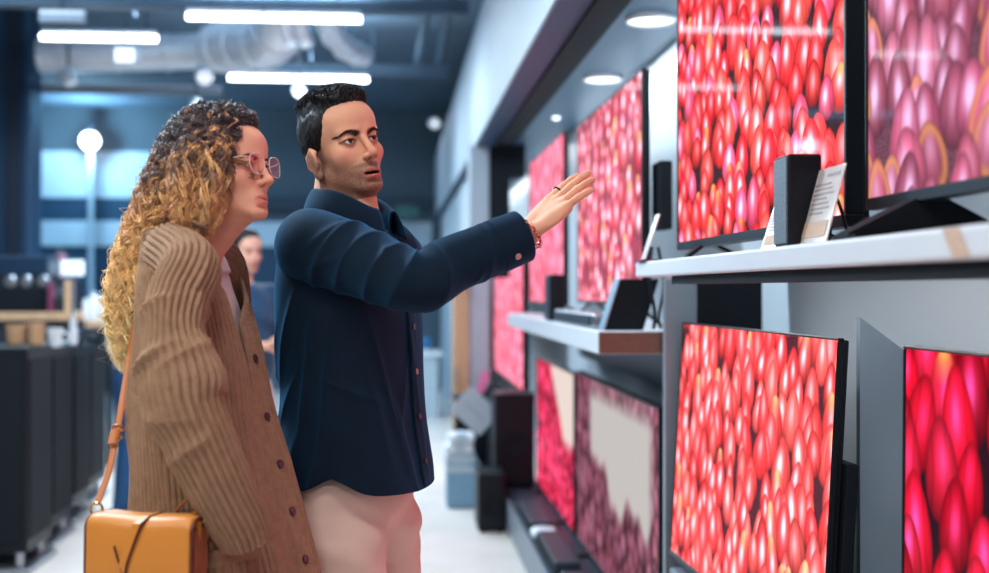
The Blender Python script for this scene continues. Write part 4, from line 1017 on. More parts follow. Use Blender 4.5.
def shirt_pt(th,z,off=0):
    r=cr(zs,KR,z); u=(((th+PI)%(2*PI))-PI)*.165
    d=FR(u,z)*np.clip((1.42-z)/.06,0,1)+off
    k=2.3; c,s=np.cos(th),np.sin(th); q=(np.abs(c)**k+np.abs(s)**k)**(-1/k)
    fl=.012*np.sin(5*th+1)*np.clip((1.0-z)/.1,0,1)
    a=(r[...,0]+d+fl)*c*q; b=(r[...,1]+d+fl)*s*q+r[...,2]
    return ax+a[...,None]*Rd+b[...,None]*Fd+z[...,None]*Zd
def hem(th): return .972+.034*np.exp(-(np.angle(np.exp(1j*(th-.25)))/.33)**2)+.04*np.exp(-(np.angle(np.exp(1j*(th-PI)))/.5)**2)-.005*np.sin(th)
nu,nv=340,280
TH=np.tile(np.linspace(0,2*PI,nu,endpoint=False),(nv,1)); T=np.linspace(0,1,nv)[:,None]; Zz=hem(TH)*(1-T)+1.522*T
shirt=grid_mesh('shirt',shirt_pt(TH,Zz),M_shirt,man,wrap=True,cap0=True)
# sleeves
def sl_disp(seed,amp=.006):
    r=random.Random(seed); L=[]
    for i in range(22):
        u=r.uniform(-.2,.2); v_=r.uniform(.02,.5); L.append((u,v_,u+r.uniform(-.05,.05)+.05,v_+r.uniform(-.05,.08),r.uniform(.4,1)*amp,r.uniform(.008,.014)))
    L+= [(-.1,.24,.12,.30,.010,.012),(-.12,.28,.10,.345,.009,.011),(-.1,.20,.12,.24,.008,.012),(-.12,.06,.12,.14,.009,.013),(-.1,.12,.12,.19,.008,.013),(-.1,.40,.1,.44,.006,.01)]
    f=ridges(L)
    return lambda TH_,AR: f((((TH_+PI)%(2*PI))-PI)*.055,AR)*np.clip(AR/.03,0,1)
rs_=[(.064,.072),(.066,.074),(.062,.069),(.056,.058),(.053,.054),(.050,.051),(.046,.048)]
e1=elR-(shR-elR)*.02
pth=[shR+(shR-elR)*.10+Rd*(-.02)+np.array([0,.01,-.01]),shR,shR+(elR-shR)*.45,elR-np.array([0,0,.004]),elR+(wrR-elR)*.33,elR+(wrR-elR)*.70,elR+(wrR-elR)*.94]
Pn,th_,ar_=tube_pts(pth,rs_,120,260,disp=sl_disp(4))
slv=grid_mesh('sleeve',Pn,M_shirt,shirt,wrap=True,cap0=True)
cuffdir=(wrR-elR)/np.linalg.norm(wrR-elR); c1=elR+(wrR-elR)*.945
Pc,_,_=tube_pts([c1-cuffdir*.058,c1-cuffdir*.03,c1+cuffdir*.006],[(.0485,.0505),(.048,.050),(.047,.049)],48,14)
cuff=grid_mesh('cuff',Pc,M_shirt,slv,wrap=True,solid=.004)
Pi,_,_=tube_pts([c1-cuffdir*.01,c1+cuffdir*.004],[(.046,.049),(.044,.047)],40,4); grid_mesh('cuff_lining',Pi,M_shirtd,slv,wrap=True,cap0=True)
M_btn=mat('button_pale',(206,150,150),rough=.3,coat=.5); M_btnd=mat('button_dark',(40,36,40),rough=.3,coat=.5)
def button(c,nrm,r,m,parent):
    MB().lathe(c,[(r*.8,-.001),(r,.0),(r,.002),(r*.75,.003),(r*.6,.0022),(0,.0022)],16,nrm).build('button',m,parent,True)
up_=np.cross(cuffdir,[0,-1,0]); up_/=np.linalg.norm(up_); dn=-up_ if up_[2]>0 else up_
nb_=(np.array([0,-1,0])*.75+dn*.62); nb_/=np.linalg.norm(nb_)
button(c1-cuffdir*.022+nb_*.0505,nb_,.0068,M_btn,slv)
Pl,_,_=tube_pts([shL+Rd*.03,shL,shL+(elL-shL)*.5,elL,elL+(wrL-elL)*.5,wrL],[(.07,.08),(.07,.082),(.062,.068),(.056,.058),(.05,.05),(.045,.045)],40,70,disp=sl_disp(9,.004),up0=(1,0,0))
sl2=grid_mesh('sleeve',Pl,M_shirt,shirt,wrap=True,cap0=True,cap1=False)
# placket, buttons, hem vent
th0=PI/2+.10
tw=np.linspace(-.10,.10,7); zz=np.linspace(.972,1.487,90); A,B=np.meshgrid(tw,zz)
grid_mesh('placket',shirt_pt(th0+A,B,.0035),M_shirt,shirt,solid=.003)
for z,m in ((1.445,M_btnd),(1.37,M_btn),(1.29,M_btnd),(1.2,M_btn),(1.11,M_btnd),(1.02,M_btnd)):
    z=np.array([z]); c=shirt_pt(np.array([th0]),z,.005)[0]; c2=shirt_pt(np.array([th0+.02]),z,.005)[0]; c3=shirt_pt(np.array([th0]),z+.01,.005)[0]; nn=np.cross(c2-c,c3-c); nn/=np.linalg.norm(nn)
    if nn@Fd<0: nn=-nn
    button(c+nn*.001,nn,.0062,m,shirt)
# inner v of the open neck
# collar: stand and fall
ph=np.linspace(0,1,90); ang=math.radians(112)+ph*math.radians(316)
ncn=(BM(0,-.004,1.512)); prof=[(.0,.000,.072),(.25,.020,.070),(.45,.038,.071),(.55,.041,.076),(.75,.022,.086),(1.0,-.016,.098)]
pr=np.array(prof); rows=[]
for s_ in np.linspace(0,1,16):
    h=np.interp(s_,pr[:,0],pr[:,1]); r=np.interp(s_,pr[:,0],pr[:,2])
    fr_=np.exp(-(ph/.12)**2)+np.exp(-((1-ph)/.12)**2)
    back=np.sin(ph*PI)
    hh=h*(1-.05*fr_)+.018*back*(h>0)*1.0-.030*fr_*(1-.35*s_)*1.0-.022*fr_*max(0,s_-.6)
    rr=r+.012*fr_+.010*fr_*s_
    rows.append(ncn+(rr*np.cos(ang))[:,None]*Rd+(rr*.98*np.sin(ang))[:,None]*Fd+hh[:,None]*Zd)
col=grid_mesh('collar',np.array(rows),M_shirt,shirt,solid=.004)
# bracelet and ring
M_rose=mat('rose_metal',(226,160,150),rough=.22,metal=1)
hd=(tip-wrR)/np.linalg.norm(tip-wrR); bc=wrR+hd*.008; br=MB(); a_=np.cross(hd,[0,1,0]);a_/=np.linalg.norm(a_);b_=np.cross(hd,a_)
for i in range(20):
    t=2*PI*i/20; p=bc+(a_*math.cos(t)*.034+b_*math.sin(t)*.030); tg=(-a_*math.sin(t)+b_*math.cos(t)); ro=(a_*math.cos(t)+b_*math.sin(t))
    br.torus(p,ro*(.9 if i%2 else .3)+hd*(.3 if i%2 else .9),.0052,.0015,12,5)
br.build('bracelet',M_rose,man,True)
nn_=np.array([-.32,-.45,.83]); nn_=nn_-hd*(nn_@hd); nn_/=np.linalg.norm(nn_); ss_=np.cross(nn_,hd); ss_=ss_ if ss_@np.array([0,.8,.6])>0 else -ss_
rp=wrR+(tip-wrR)*.06+(hd*.112+ss_*.0300+nn_*.002)*(.184/.185)
rg=MB(); rg.torus(rp,hd+ss_*.06,.0092,.0017,20,6); rg.build('ring',mat('ring_dark',(28,28,34),rough=.25,metal=.6),man,True)
MB().ball(rp+ss_*.0098-hd*.001,(.0045,.0045,.0045),12).build('ring_stone',mat('ring_stone',(12,12,18),rough=.15,coat=1),man,True)
# trousers
M_trou=mat('trousers_beige',(228,202,188),rough=.85,spec=.2,noise=.12,nscale=14,bump=.25,bscale=500)
def trous():
    v=Vol(); Rb=np.stack([Rd,Fd,Zd],1)
    v.ell(BM(0,-.002,.955),(.166,.122,.10),R=Rb,k=.03); v.ell(BM(0,-.03,.88),(.165,.115,.09),R=Rb,k=.03)
    for sx,off in ((1,.03),(-1,-.02)):
        hp=BM(sx*.082,.002,.87); kn=BM(sx*.10,.02+off,.48); an=BM(sx*.11,-.03+off,.09)
        v.cap(hp,kn,.098,.080,k=.022); v.cap(kn,an,.080,.075,k=.03)
        v.cap(hp+Fd*.05+Rd*sx*.0,kn+Fd*.02,.058,.055,k=.03)
    # folds at the hip and the fly
    def fn(p):
        d=v.ev(p); q=p-ax; r=q@Rd; w_=np.clip((.97-p[:,2])/.1,0,1); d2=d+w_*(.0030*np.sin(p[:,2]*48+r*34+(q@Fd)*26)+.0022*np.sin(p[:,2]*90-np.abs(r)*60)); return np.maximum(np.maximum(d2,p[:,2]-1.02),.045-p[:,2])
    a,b=v.bounds(); V,Q=surface(fn,a,b,.0055); return relax(V,Q,2,.5),Q
V,Q=trous(); tr_=link('trousers',np_mesh('trousers',V,Q),M_trou,man,True)
# pocket welt on the near hip
M_shoe=mat('shoe_leather',(60,44,38),rough=.4)
def shoe(c,Fv,m,parent,h=.09):
    Rv=np.array([Fv[1],-Fv[0],0]); v=Vol(); Rb=np.stack([Rv,Fv,Zd],1)
    v.ell(c+Fv*.10+Zd*.035,(.046,.085,.042),R=Rb,k=.02); v.ell(c+Zd*.05,(.042,.055,.055),R=Rb,k=.02); v.ell(c+Fv*.04+Zd*.02,(.047,.14,.03),R=Rb,k=.01)
    a,b=v.bounds(); V,Q=surface(lambda p: np.maximum(v.ev(p),.002-p[:,2]),a,b,.006); o=link('shoe',np_mesh('shoe',V,Q),m,parent,True)
    return o
for sx,off in ((1,.03),(-1,-.02)): shoe(BM(sx*.11,-.03+off,0),Fd,M_shoe,man)
# ------------------------------------------------------------------ the woman in the knitted cardigan
WY=2.22
wzz=lambda py: EYE+(290-py)*WY/F
wx=np.array([P(210,300,WY).x,WY,0.])
woman=thing('person','woman with long curly ombre hair, glasses and a brown ribbed cardigan','person',(wx[0],WY,0))
psw=math.radians(72); WF=np.array([math.sin(psw),-math.cos(psw),0]); WR=np.array([-math.cos(psw),-math.sin(psw),0])
def WB(r,f,z): return wx+WR*r+WF*f+Zd*z
wR=headframe(math.radians(62),math.radians(7),math.radians(-3)); wS=.835
wT=np.array(P(273.0,179.5,WY-.05))-wR@(np.array([0,.1165,-.036])*wS)
Wsh=np.array(P(184,284,2.08)); Wel=np.array(P(181,398,1.985)); Wwr=np.array(P(226,498,2.08))
WshL=WB(-.125,-.05,Wsh[2]-.01); WelL=WB(-.17,-.06,1.12); WwrL=WB(-.13,.0,.95)
def woman_body():
    v=Vol(); add_head(v,wR,wT,wS,True)
    Rb=np.stack([WR,WF,Zd],1)
    nb=WB(0,-.062,1.44); nt=wT+wR@(np.array([0,-.03,-.07])*wS)
    v.cap(nb,nt,.054,.049,k=.022); v.cap(WB(.0,-.015,1.43),wT+wR@(np.array([0,.02,-.095])*wS),.032,.026,k=.02)
    v.ell(WB(0,-.042,1.33),(.118,.066,.12),R=Rb,k=.03); v.ell(WB(0,-.02,1.08),(.12,.075,.17),R=Rb,k=.03); v.ell(WB(0,0,.92),(.145,.10,.11),R=Rb,k=.03)
    v.cap(WB(-.08,-.055,1.385),WB(.07,-.055,1.385),.030,k=.02)
    v.cap(Wsh,Wel,.027,.026,k=.008); v.cap(Wel,Wwr,.026,.022,k=.008); v.cap(WshL,WelL,.042,.034,k=.02); v.cap(WelL,WwrL,.034,.024,k=.015)
    hand(v,Wwr,np.array([.0,.85,-.5]),WR,WF,curl=.25,L=.14,thumb=(1,0,-.3)); hand(v,WwrL,np.array([.0,.0,-1.]),-WR,WF,curl=.35,L=.155)
    for sx in (1,-1):
        hp=WB(sx*.085,0,.86); kn=WB(sx*.085,.02,.46); an=WB(sx*.085,-.03,.08)
        v.cap(hp,kn,.072,.05,k=.02); v.cap(kn,an,.05,.032,k=.02); v.cap(an,an+WF*.11-Zd*.035,.032,.024,k=.015)
    return v
wbody=finish_body(woman_body(),woman,.0021,lambda V: skin_cols(V,[(wR,wT,wS)],(228,168,142),lip=(208,118,112),fem=True),split=1.30,rel=2)
eyes(woman,wR,wT,wS,(-.02,.98,.08),(58,38,26))
brow_and_lash(wbody,woman,wR,wT,wS,True,(58,38,34))
# glasses
M_rim=mat('spectacle_rim',(236,206,196),rough=.2,spec=.8,coat=.6)
M_lens=bpy.data.materials.new('spectacle_lens'); M_lens.use_nodes=True
_nt=M_lens.node_tree; _nt.nodes.clear(); _o=_nt.nodes.new('ShaderNodeOutputMaterial'); _m=_nt.nodes.new('ShaderNodeMixShader'); _t=_nt.nodes.new('ShaderNodeBsdfTransparent'); _g=_nt.nodes.new('ShaderNodeBsdfGlossy')
_t.inputs[0].default_value=(.97,.90,.92,1); _g.inputs['Roughness'].default_value=.03; _f=_nt.nodes.new('ShaderNodeFresnel'); _f.inputs[0].default_value=1.75
_m.inputs[0].default_value=.07; _nt.links.new(_t.outputs[0],_m.inputs[1]); _nt.links.new(_g.outputs[0],_m.inputs[2]); _nt.links.new(_m.outputs[0],_o.inputs[0])
def WH(p): return wR@(np.array(p,float)*wS)+wT
gl=MB()
def lens_pts(sx,s=1.0,n=40):
    out=[]
    for i in range(n):
        t=2*PI*i/n; cx,cz=math.cos(t),math.sin(t); q=(abs(cx)**2.7+abs(cz)**2.7)**(-1/2.7)
        x=.0235*q*cx*s; z=.0215*q*cz*s*(1.0 if cz>0 else 1.05); x*= (1+.06*cz)
        out.append((sx*(.0325+x),.0985-.22*max(0,x)-.02*abs(x)+.006,-.003+z))
    return out
for sx in (1,-1):
    pts=[WH(p) for p in lens_pts(sx)]; gl.tube(pts+[pts[0]],.0008,6,cap=False)
    gl.tube([WH((sx*.0555,.0935,.010)),WH((sx*.066,.085,.010)),WH((sx*.076,.02,.008)),WH((sx*.079,-.01,.004))],.0010,6)
gl.tube([WH((.010,.0985,.002)),WH((.004,.1015,.005)),WH((-.004,.1015,.005)),WH((-.010,.0985,.002))],.0012,6)
for sx in (1,-1): gl.tube([WH((sx*.0105,.0985,-.006)),WH((sx*.0100,.095,-.010)),WH((sx*.0095,.092,-.014))],.0008,5)
glo=gl.build('glasses',M_rim,woman,True)
for sx in (1,-1):
    m=MB(); ps=[Vector(WH(p)) for p in lens_pts(sx,.97)]; m.prism(ps,Vector(wR@np.array([0,-.0012,0]))); m.build('lens',M_lens,glo)
# hair ----------------------------------------------------------------
rngh=np.random.default_rng(21)
fall=[(212,140,2.235,.070),(197,167,2.24,.070),(180,200,2.26,.066),(162,240,2.29,.062),(141,283,2.32,.060),(127,322,2.34,.042),(124,352,2.33,.024),(128,372,2.32,.010)]
FALL=np.array([list(P(a,b,c))+[r] for a,b,c,r in fall])
near_l=[(222,128,2.165,.030),(216,160,2.15,.034),(208,195,2.14,.038),(203,222,2.14,.034),(200,243,2.15,.018)]
near2=[(206,135,2.17,.030),(196,165,2.15,.036),(188,195,2.14,.036),(184,216,2.14,.030),(184,234,2.15,.016)]
NEAR2=np.array([list(P(a,b,c))+[r] for a,b,c,r in near2])
NEARL=np.array([list(P(a,b,c))+[r] for a,b,c,r in near_l])
def hairline(L):
    x,y,z=np.abs(L[:,0]),L[:,1],L[:,2]
    lim=np.interp(z,[-.12,-.05,-.02,.0,.03,.055,.07,.082,.095,.13],[-.03,-.01,.004,.014,.026,.048,.064,.080,.11,.14]); return y-lim
def hair_mass():
    v=Vol(); v.frame(wR,wT,wS); v.ell((0,-.012,.040),(.083,.104,.084),k=.01); v.frame()
    for a,b in zip(FALL[:-1],FALL[1:]): v.cap(a[:3],b[:3],a[3]*.80,b[3]*.80,k=.02)
    for a,b in zip(NEARL[1:-1],NEARL[2:]): v.cap(a[:3],b[:3],a[3]*.6,b[3]*.6,k=.015)
    def fn(p):
        d=v.ev(p); L=((p-wT)@wR)/wS; d=np.maximum(d,hairline(L)*.8*wS*np.where(np.linalg.norm(L,axis=1)<.17,1,-9.))
        return d+.003*np.sin(p[:,0]*210+4*np.sin(p[:,2]*60))*np.sin(p[:,2]*190+3*np.sin(p[:,1]*90))
    a,b=v.bounds(); return surface(fn,a,b,.0045)
def ombre(t,rnd):
    k=np.array([0,.16,.34,.55,1.]); c=np.array([(56,48,54),(96,70,62),(216,158,110),(250,204,132),(255,230,172)],float)
    tt=np.clip(t+rnd,0,1); return s2l(np.stack([np.interp(tt,k,c[:,i]) for i in range(3)],-1))
V,Q=hair_mass(); V=relax(V,Q,1,.4)
me=np_mesh('hair',V,Q); tz=np.clip((1.66-V[:,2])/.46,0,1); set_col(me,ombre(tz*.85,-.12)*.75)
M_curl=mat_attr('curly_hair',rough=.42,spec=.5,sheen=.15)
hair=link('hair',me,M_curl,woman,True)
def curls(name,n,frizz=False,near=.2):
    verts=[];quads=[];cols=[]; K=3
    for i in range(n):
        isn=rngh.random()<near
        for _ in range(40):
            q=rngh.normal(size=3); q/=np.linalg.norm(q); l=q*np.array([.080,.100,.080])+np.array([0,-.012,.040])
            if hairline(l[None])[0]<-.002 and l[1]<.084 and not (l[0]<-.02 and l[1]>.02) and l[2]>(-.02 if not isn else .0) and (not isn or (l[0]>.045 and l[1]>-.035)): break
        p0=wR@(l*wS)+wT; nrm=wR@(q)
        if isn:
            NL=NEARL if rngh.random()<.6 else NEAR2; t=rngh.uniform(.45,1.0); x=t*(len(NL)-1); j=min(int(x),len(NL)-2); c=NL[j]+(NL[j+1]-NL[j])*(x-j)
            o=rngh.normal(size=3); o/=np.linalg.norm(o); e=c[:3]+o*c[3]*rngh.uniform(.3,1.)
            j2=min(int(x*.5),len(NL)-2); m=NL[j2]; p2=m[:3]+o*m[3]*.9+np.array([-.006,0,.01]); p1=p0+nrm*.012+np.array([0,0,-.015])
            ctrl=[p0,p1,p2,e]
        else:
            t=rngh.uniform(.22,1.0)**.85; x=t*(len(FALL)-1); j=min(int(x),len(FALL)-2); c=FALL[j]+(FALL[j+1]-FALL[j])*(x-j)
            o=rngh.normal(size=3); o[1]-=.55; o/=np.linalg.norm(o); rr=rngh.uniform(.72,1.05)+(rngh.random()<.1)*.12; e=c[:3]+o*c[3]*rr
            x2=x*.55; j2=min(int(x2),len(FALL)-2); m=FALL[j2]+(FALL[j2+1]-FALL[j2])*(x2-j2)
            o2=o*.6+nrm*.5; o2/=np.linalg.norm(o2); p2=m[:3]+o2*m[3]*1.12; p1=p0+nrm*(.012-.006*max(0,q[1]))+wR@np.array([0,-.024,.006])
            ctrl=[p0,p1,p2,e]
        L=sum(np.linalg.norm(ctrl[k+1]-ctrl[k]) for k in range(3)); ns=max(14,int(L/ (.0042 if not frizz else .008)))
        s=np.linspace(0,1,ns); C=cr([0,.25,.62,1.],ctrl,s)
        T=np.gradient(C,axis=0); T/=np.linalg.norm(T,axis=1)[:,None]; a=np.cross(T,[.31,.42,.85]); a/=np.linalg.norm(a,axis=1)[:,None]; b=np.cross(T,a)
        pitch=rngh.uniform(.026,.042); R0=rngh.uniform(.005,.0105) if not frizz else rngh.uniform(.004,.016)
        ph0=rngh.uniform(0,6.28); hand_=rngh.choice([-1,1]); gold=.22 if rngh.random()<.25 else 0; rnd=rngh.normal(0,.05); C0=C; br=rngh.uniform(.8,1.15)
        for q in range(1 if frizz else 7):
            amp=R0*np.clip(s/.22,0.08,1)*(1-.3*s)*rngh.uniform(.85,1.15); phs=ph0+rngh.normal(0,.28)+s*L*2*PI/(pitch*rngh.uniform(.985,1.015))*hand_
            off=rngh.normal(0,.0021 if not frizz else 0,3)
            C=C0+a*(amp*np.cos(phs))[:,None]+b*(amp*np.sin(phs))[:,None]+off
            if frizz: C=C+nrm*(rngh.uniform(0,.03)*s**2)[:,None]+rngh.normal(0,.0012,(ns,3))
            T=np.gradient(C,axis=0); T/=np.linalg.norm(T,axis=1)[:,None]+1e-9; a2=np.cross(T,[.31,.42,.85]); a2/=np.linalg.norm(a2,axis=1)[:,None]; b2=np.cross(T,a2)
            r=(rngh.uniform(.0007,.0011) if not frizz else rngh.uniform(.0003,.0005))*np.interp(s,[0,.1,.8,1],[.8,1,.9,.15])
            th=np.arange(K)*2*PI/K; ring=C[:,None]+r[:,None,None]*(a2[:,None]*np.cos(th)[None,:,None]+b2[:,None]*np.sin(th)[None,:,None])
            base=sum_v[0]; verts.append(ring.reshape(-1,3)); sum_v[0]+=ns*K
            idx=base+np.arange(ns*K).reshape(ns,K); I2=np.concatenate([idx,idx[:,:1]],1); quads.append(np.stack([I2[:-1,:-1],I2[:-1,1:],I2[1:,1:],I2[1:,:-1]],-1).reshape(-1,4))
            tz=np.clip((1.655-C[:,2])/.43,0,1)
            cols.append(np.repeat(ombre(tz*.80+.12*s+gold*np.clip(s*2,0,1),rnd+rngh.normal(0,.03))*br*rngh.uniform(.95,1.3),K,axis=0))
    me=np_mesh(name,np.concatenate(verts),np.concatenate(quads)); set_col(me,np.concatenate(cols)); return link(name,me,M_curl,hair,True)
sum_v=[0]; curls('curls',900,False,.33)
sum_v=[0]; curls('flyaway_hair',420,True,.06)
# knitwear --------------------------------------------------------------
M_knit=bpy.data.materials.new('brown_knit'); M_knit.use_nodes=True
_nt=M_knit.node_tree; _b=_nt.nodes['Principled BSDF']; _b.inputs['Roughness'].default_value=.95; _b.inputs['Specular IOR Level'].default_value=.12; _b.inputs['Sheen Weight'].default_value=.35; _b.inputs['Sheen Tint'].default_value=lin((230,190,160))
_a=_nt.nodes.new('ShaderNodeAttribute'); _a.attribute_name='stitch'; _w=_nt.nodes.new('ShaderNodeMath'); _w.operation='SINE'; _nt.links.new(_a.outputs['Fac'],_w.inputs[0])
_tc=_nt.nodes.new('ShaderNodeTexCoord'); _n=_nt.nodes.new('ShaderNodeTexNoise'); _n.inputs['Scale'].default_value=420; _nt.links.new(_tc.outputs['Object'],_n.inputs['Vector'])
_ad=_nt.nodes.new('ShaderNodeMath'); _ad.operation='MULTIPLY_ADD'; _ad.inputs[1].default_value=.35; _nt.links.new(_w.outputs[0],_ad.inputs[0]); _nt.links.new(_n.outputs['Fac'],_ad.inputs[2])
_bp=_nt.nodes.new('ShaderNodeBump'); _bp.inputs['Strength'].default_value=.16; _bp.inputs['Distance'].default_value=.0022; _nt.links.new(_ad.outputs[0],_bp.inputs['Height']); _nt.links.new(_bp.outputs[0],_b.inputs['Normal'])
_n2=_nt.nodes.new('ShaderNodeTexNoise'); _n2.inputs['Scale'].default_value=60; _nt.links.new(_tc.outputs['Object'],_n2.inputs['Vector']); _cr=_nt.nodes.new('ShaderNodeValToRGB'); _cr.color_ramp.elements[0].color=lin((122,95,74)); _cr.color_ramp.elements[1].color=lin((166,133,108)); _nt.links.new(_n2.outputs['Fac'],_cr.inputs[0]); _nt.links.new(_cr.outputs[0],_b.inputs['Base Color'])
RIB=.0132
wzs=[.66,.75,.85,.95,1.05,1.15,1.25,1.34,1.39,1.425,1.447,1.462,1.472]
WK=[(.205,.145,.036),(.200,.142,.034),(.192,.134,.026),(.182,.120,.012),(.170,.106,-.002),(.160,.097,-.015),(.150,.086,-.018),(.138,.074,-.030),(.124,.066,-.037),(.106,.063,-.042),(.090,.061,-.046),(.080,.060,-.050),(.070,.058,-.048)]
wf=random.Random(8)
WFR=ridges([(-.10,1.30,-.16,1.05,.010,.02),(-.02,1.2,.05,.9,.008,.02),(.06,1.22,.10,.85,.008,.02),(-.2,1.35,-.24,.9,.010,.025),(-.3,1.3,-.3,.8,.008,.025),(.0,.95,.02,.68,.012,.022),(.09,.98,.12,.68,.010,.02),(-.12,1.0,-.10,.68,.012,.025)])
def card_pt(th,z,off=0,rib=True):
    r=cr(wzs,WK,z); u=(((th+PI)%(2*PI))-PI); d=WFR(u*.16,z)*np.clip((1.40-z)/.08,0,1)+off
    if rib: d=d+.0080*np.abs(np.sin(PI*u*.168/RIB))**.7
    d=d+.022*np.exp(-((th-PI/2-.30)/.32)**2)*np.clip((1.25-z)/.2,0,1)
    k=2.15; c,s=np.cos(th),np.sin(th); q=(np.abs(c)**k+np.abs(s)**k)**(-1/k)
    return wx+((r[...,0]+d)*c*q)[...,None]*WR+((r[...,1]+d)*s*q+r[...,2])[...,None]*WF+z[...,None]*Zd
gapz=[.66,.8,.95,1.15,1.28,1.36,1.41,1.445,1.472]; gapv=np.radians([4,4,4,5,7,10,16,30,55])
gap=lambda z,s=1: np.interp(z,gapz,gapv)*(.5 if s>0 else 1.0)+(np.radians(62)*np.clip((z-1.30)/.10,0,1)**1.3 if s>0 else np.radians(7)*np.clip((z-1.1)/.2,0,1)+np.radians(14)*np.clip((z-1.36)/.06,0,1))
nu,nv=620,240
S_=np.linspace(0,1,nu)[None,:]; Z_=np.linspace(.66,1.472,nv)[:,None]+0*S_; TH=PI/2+gap(Z_)+S_*(2*PI-gap(Z_)-gap(Z_,-1))
card=grid_mesh('cardigan',card_pt(TH,Z_),M_knit,woman,attrs={'stitch':Z_*2*PI/.0062},solid=.006)
# button bands along both front edges
for sgn,nm in ((1,'far'),(-1,'near')):
    zz=np.linspace(.664,1.472,260); A,B=np.meshgrid(np.linspace(-.012,.026,26)/.13,zz); th=PI/2+sgn*(gap(B,sgn)+A)
    Pn=card_pt(th,B,.0055,False); Pn=Pn+(.0016*np.abs(np.sin(B*PI/.0085)))[...,None]*WF
    grid_mesh('button_band',Pn,M_knit,card,attrs={'stitch':A*900},solid=.006)
M_wbtn=mat('button_plum',(58,34,44),rough=.3,coat=.6)
for z in (1.24,1.135,1.05,.965,.88,.79):
    zz=np.array([z]); t=np.array([PI/2+gap(z)+.055]); c=card_pt(t,zz,.011,False)[0]; c2=card_pt(t+.02,zz,.011,False)[0]; c3=card_pt(t,zz+.01,.011,False)[0]; nn=np.cross(c2-c,c3-c); nn/=np.linalg.norm(nn)
    if nn@WF<0: nn=-nn
    button(c,nn,.0085,M_wbtn,card)
def knit_sleeve(path,rads,folds,parent,nu=300,nv=250,up0=(0,0,1)):
    f=ridges(folds)
    def dsp(TH_,AR): return f((((TH_+PI)%(2*PI))-PI)*.06,AR)+.0072*np.abs(np.sin(TH_*14))**.7
    Pn,t,a=tube_pts(path,rads,nu,nv,disp=dsp,up0=up0); return grid_mesh('sleeve',Pn,M_knit,parent,wrap=True,cap0=True,cap1=True,attrs={'stitch':a*2*PI/.0062})
e=Wel
pathn=[WB(.040,-.044,1.430),WB(.075,-.038,1.430),np.array(P(190,270,2.07)),np.array(P(179,298,2.04)),np.array(P(173,335,2.01)),np.array(P(182,384,1.985)),np.array(P(186,410,1.975)),np.array(P(204,452,1.975)),np.array(P(224,494,1.985)),np.array(P(240,524,2.0)),np.array(P(245,538,2.01))]
radn=[(.034,.042),(.042,.048),(.046,.049),(.046,.048),(.046,.047),(.066,.066),(.057,.060),(.051,.052),(.046,.047),(.043,.044),(.038,.04)]
# near side of the tube: parameter u=0 faces the side vector; folds span the camera side
nf=[(-.20,.215,-.02,.255,.014,.012),(-.02,.255,.10,.225,.014,.012),(-.19,.285,-.02,.33,.024,.013),(-.02,.33,.10,.30,.022,.013),(-.17,.37,.02,.345,.018,.013),(-.12,.43,.05,.40,.010,.014),(.1,.10,.16,.26,.008,.014),(-.14,.12,-.10,.26,.007,.014),(-.05,.38,.10,.42,.008,.012),(.0,.47,.12,.45,.008,.012),(.16,.30,.05,.345,.012,.012)]
knit_sleeve(pathn,radn,nf,card)
knit_sleeve([WB(-.055,-.05,1.430),WB(-.095,-.05,1.415),WB(-.135,-.05,1.36),WelL,WelL+(WwrL-WelL)*.6,WwrL],[(.04,.05),(.052,.06),(.054,.058),(.056,.056),(.05,.05),(.042,.042)],[],card,160,120)
# pocket with its rim
zz=np.linspace(.71,.915,50); A,B=np.meshgrid(np.radians(np.linspace(8,58,150)),zz)
pkt=grid_mesh('pocket',card_pt(A,B+.012*np.sin((A-.1)*2),.020),M_knit,card,attrs={'stitch':B*2*PI/.0062},solid=.005)
zz=np.linspace(.900,.926,14); A,B=np.meshgrid(np.radians(np.linspace(8,58,150)),zz)
grid_mesh('pocket_rim',card_pt(A,B+.012*np.sin((A-.1)*2),.031,False),M_knit,pkt,attrs={'stitch':A*700},solid=.005)
# blouse
M_blouse=mat('blouse_pale_pink',(238,214,212),rough=.7,noise=.06,nscale=20,bump=.2,bscale=300,sheen=.2)
zz=np.linspace(.80,1.470,120); A,B=np.meshgrid(np.linspace(0,2*PI,90,endpoint=False),zz)
def bl_pt(th,z):
    r=cr(wzs,WK,z); d=-.012+.003*np.sin(th*9+z*20)*np.clip((1.4-z)/.1,0,1); c,s=np.cos(th),np.sin(th)
    zf=z-.014*np.clip(s,0,1)*np.clip((z-1.38)/.07,0,1); return wx+((r[...,0]+d)*c)[...,None]*WR+((r[...,1]+d)*s+r[...,2]+.008*(z>1.4))[...,None]*WF+zf[...,None]*Zd
bl=grid_mesh('blouse',bl_pt(A,B),M_blouse,woman,wrap=True,cap0=True)
M_jean=mat('dark_jeans',(44,56,78),rough=.85,noise=.3,nscale=120)
def jeans():
    v=Vol(); Rb=np.stack([WR,WF,Zd],1); v.ell(WB(0,.0,.92),(.152,.108,.10),R=Rb,k=.03)
    for sx in (1,-1):
        hp=WB(sx*.083,.002,.86); kn=WB(sx*.085,.02,.46); an=WB(sx*.085,-.03,.10); v.cap(hp,kn,.084,.062,k=.02); v.cap(kn,an,.062,.052,k=.03)
    a,b=v.bounds(); V,Q=surface(lambda p: np.maximum(np.maximum(v.ev(p),p[:,2]-.98),.06-p[:,2]),a,b,.007); return relax(V,Q,2,.5),Q
V,Q=jeans(); link('jeans',np_mesh('jeans',V,Q),M_jean,woman,True)
M_wshoe=mat('white_sneaker',(210,206,202),rough=.5)
for sx in (1,-1): shoe(WB(sx*.085,-.03,0),WF,M_wshoe,woman)
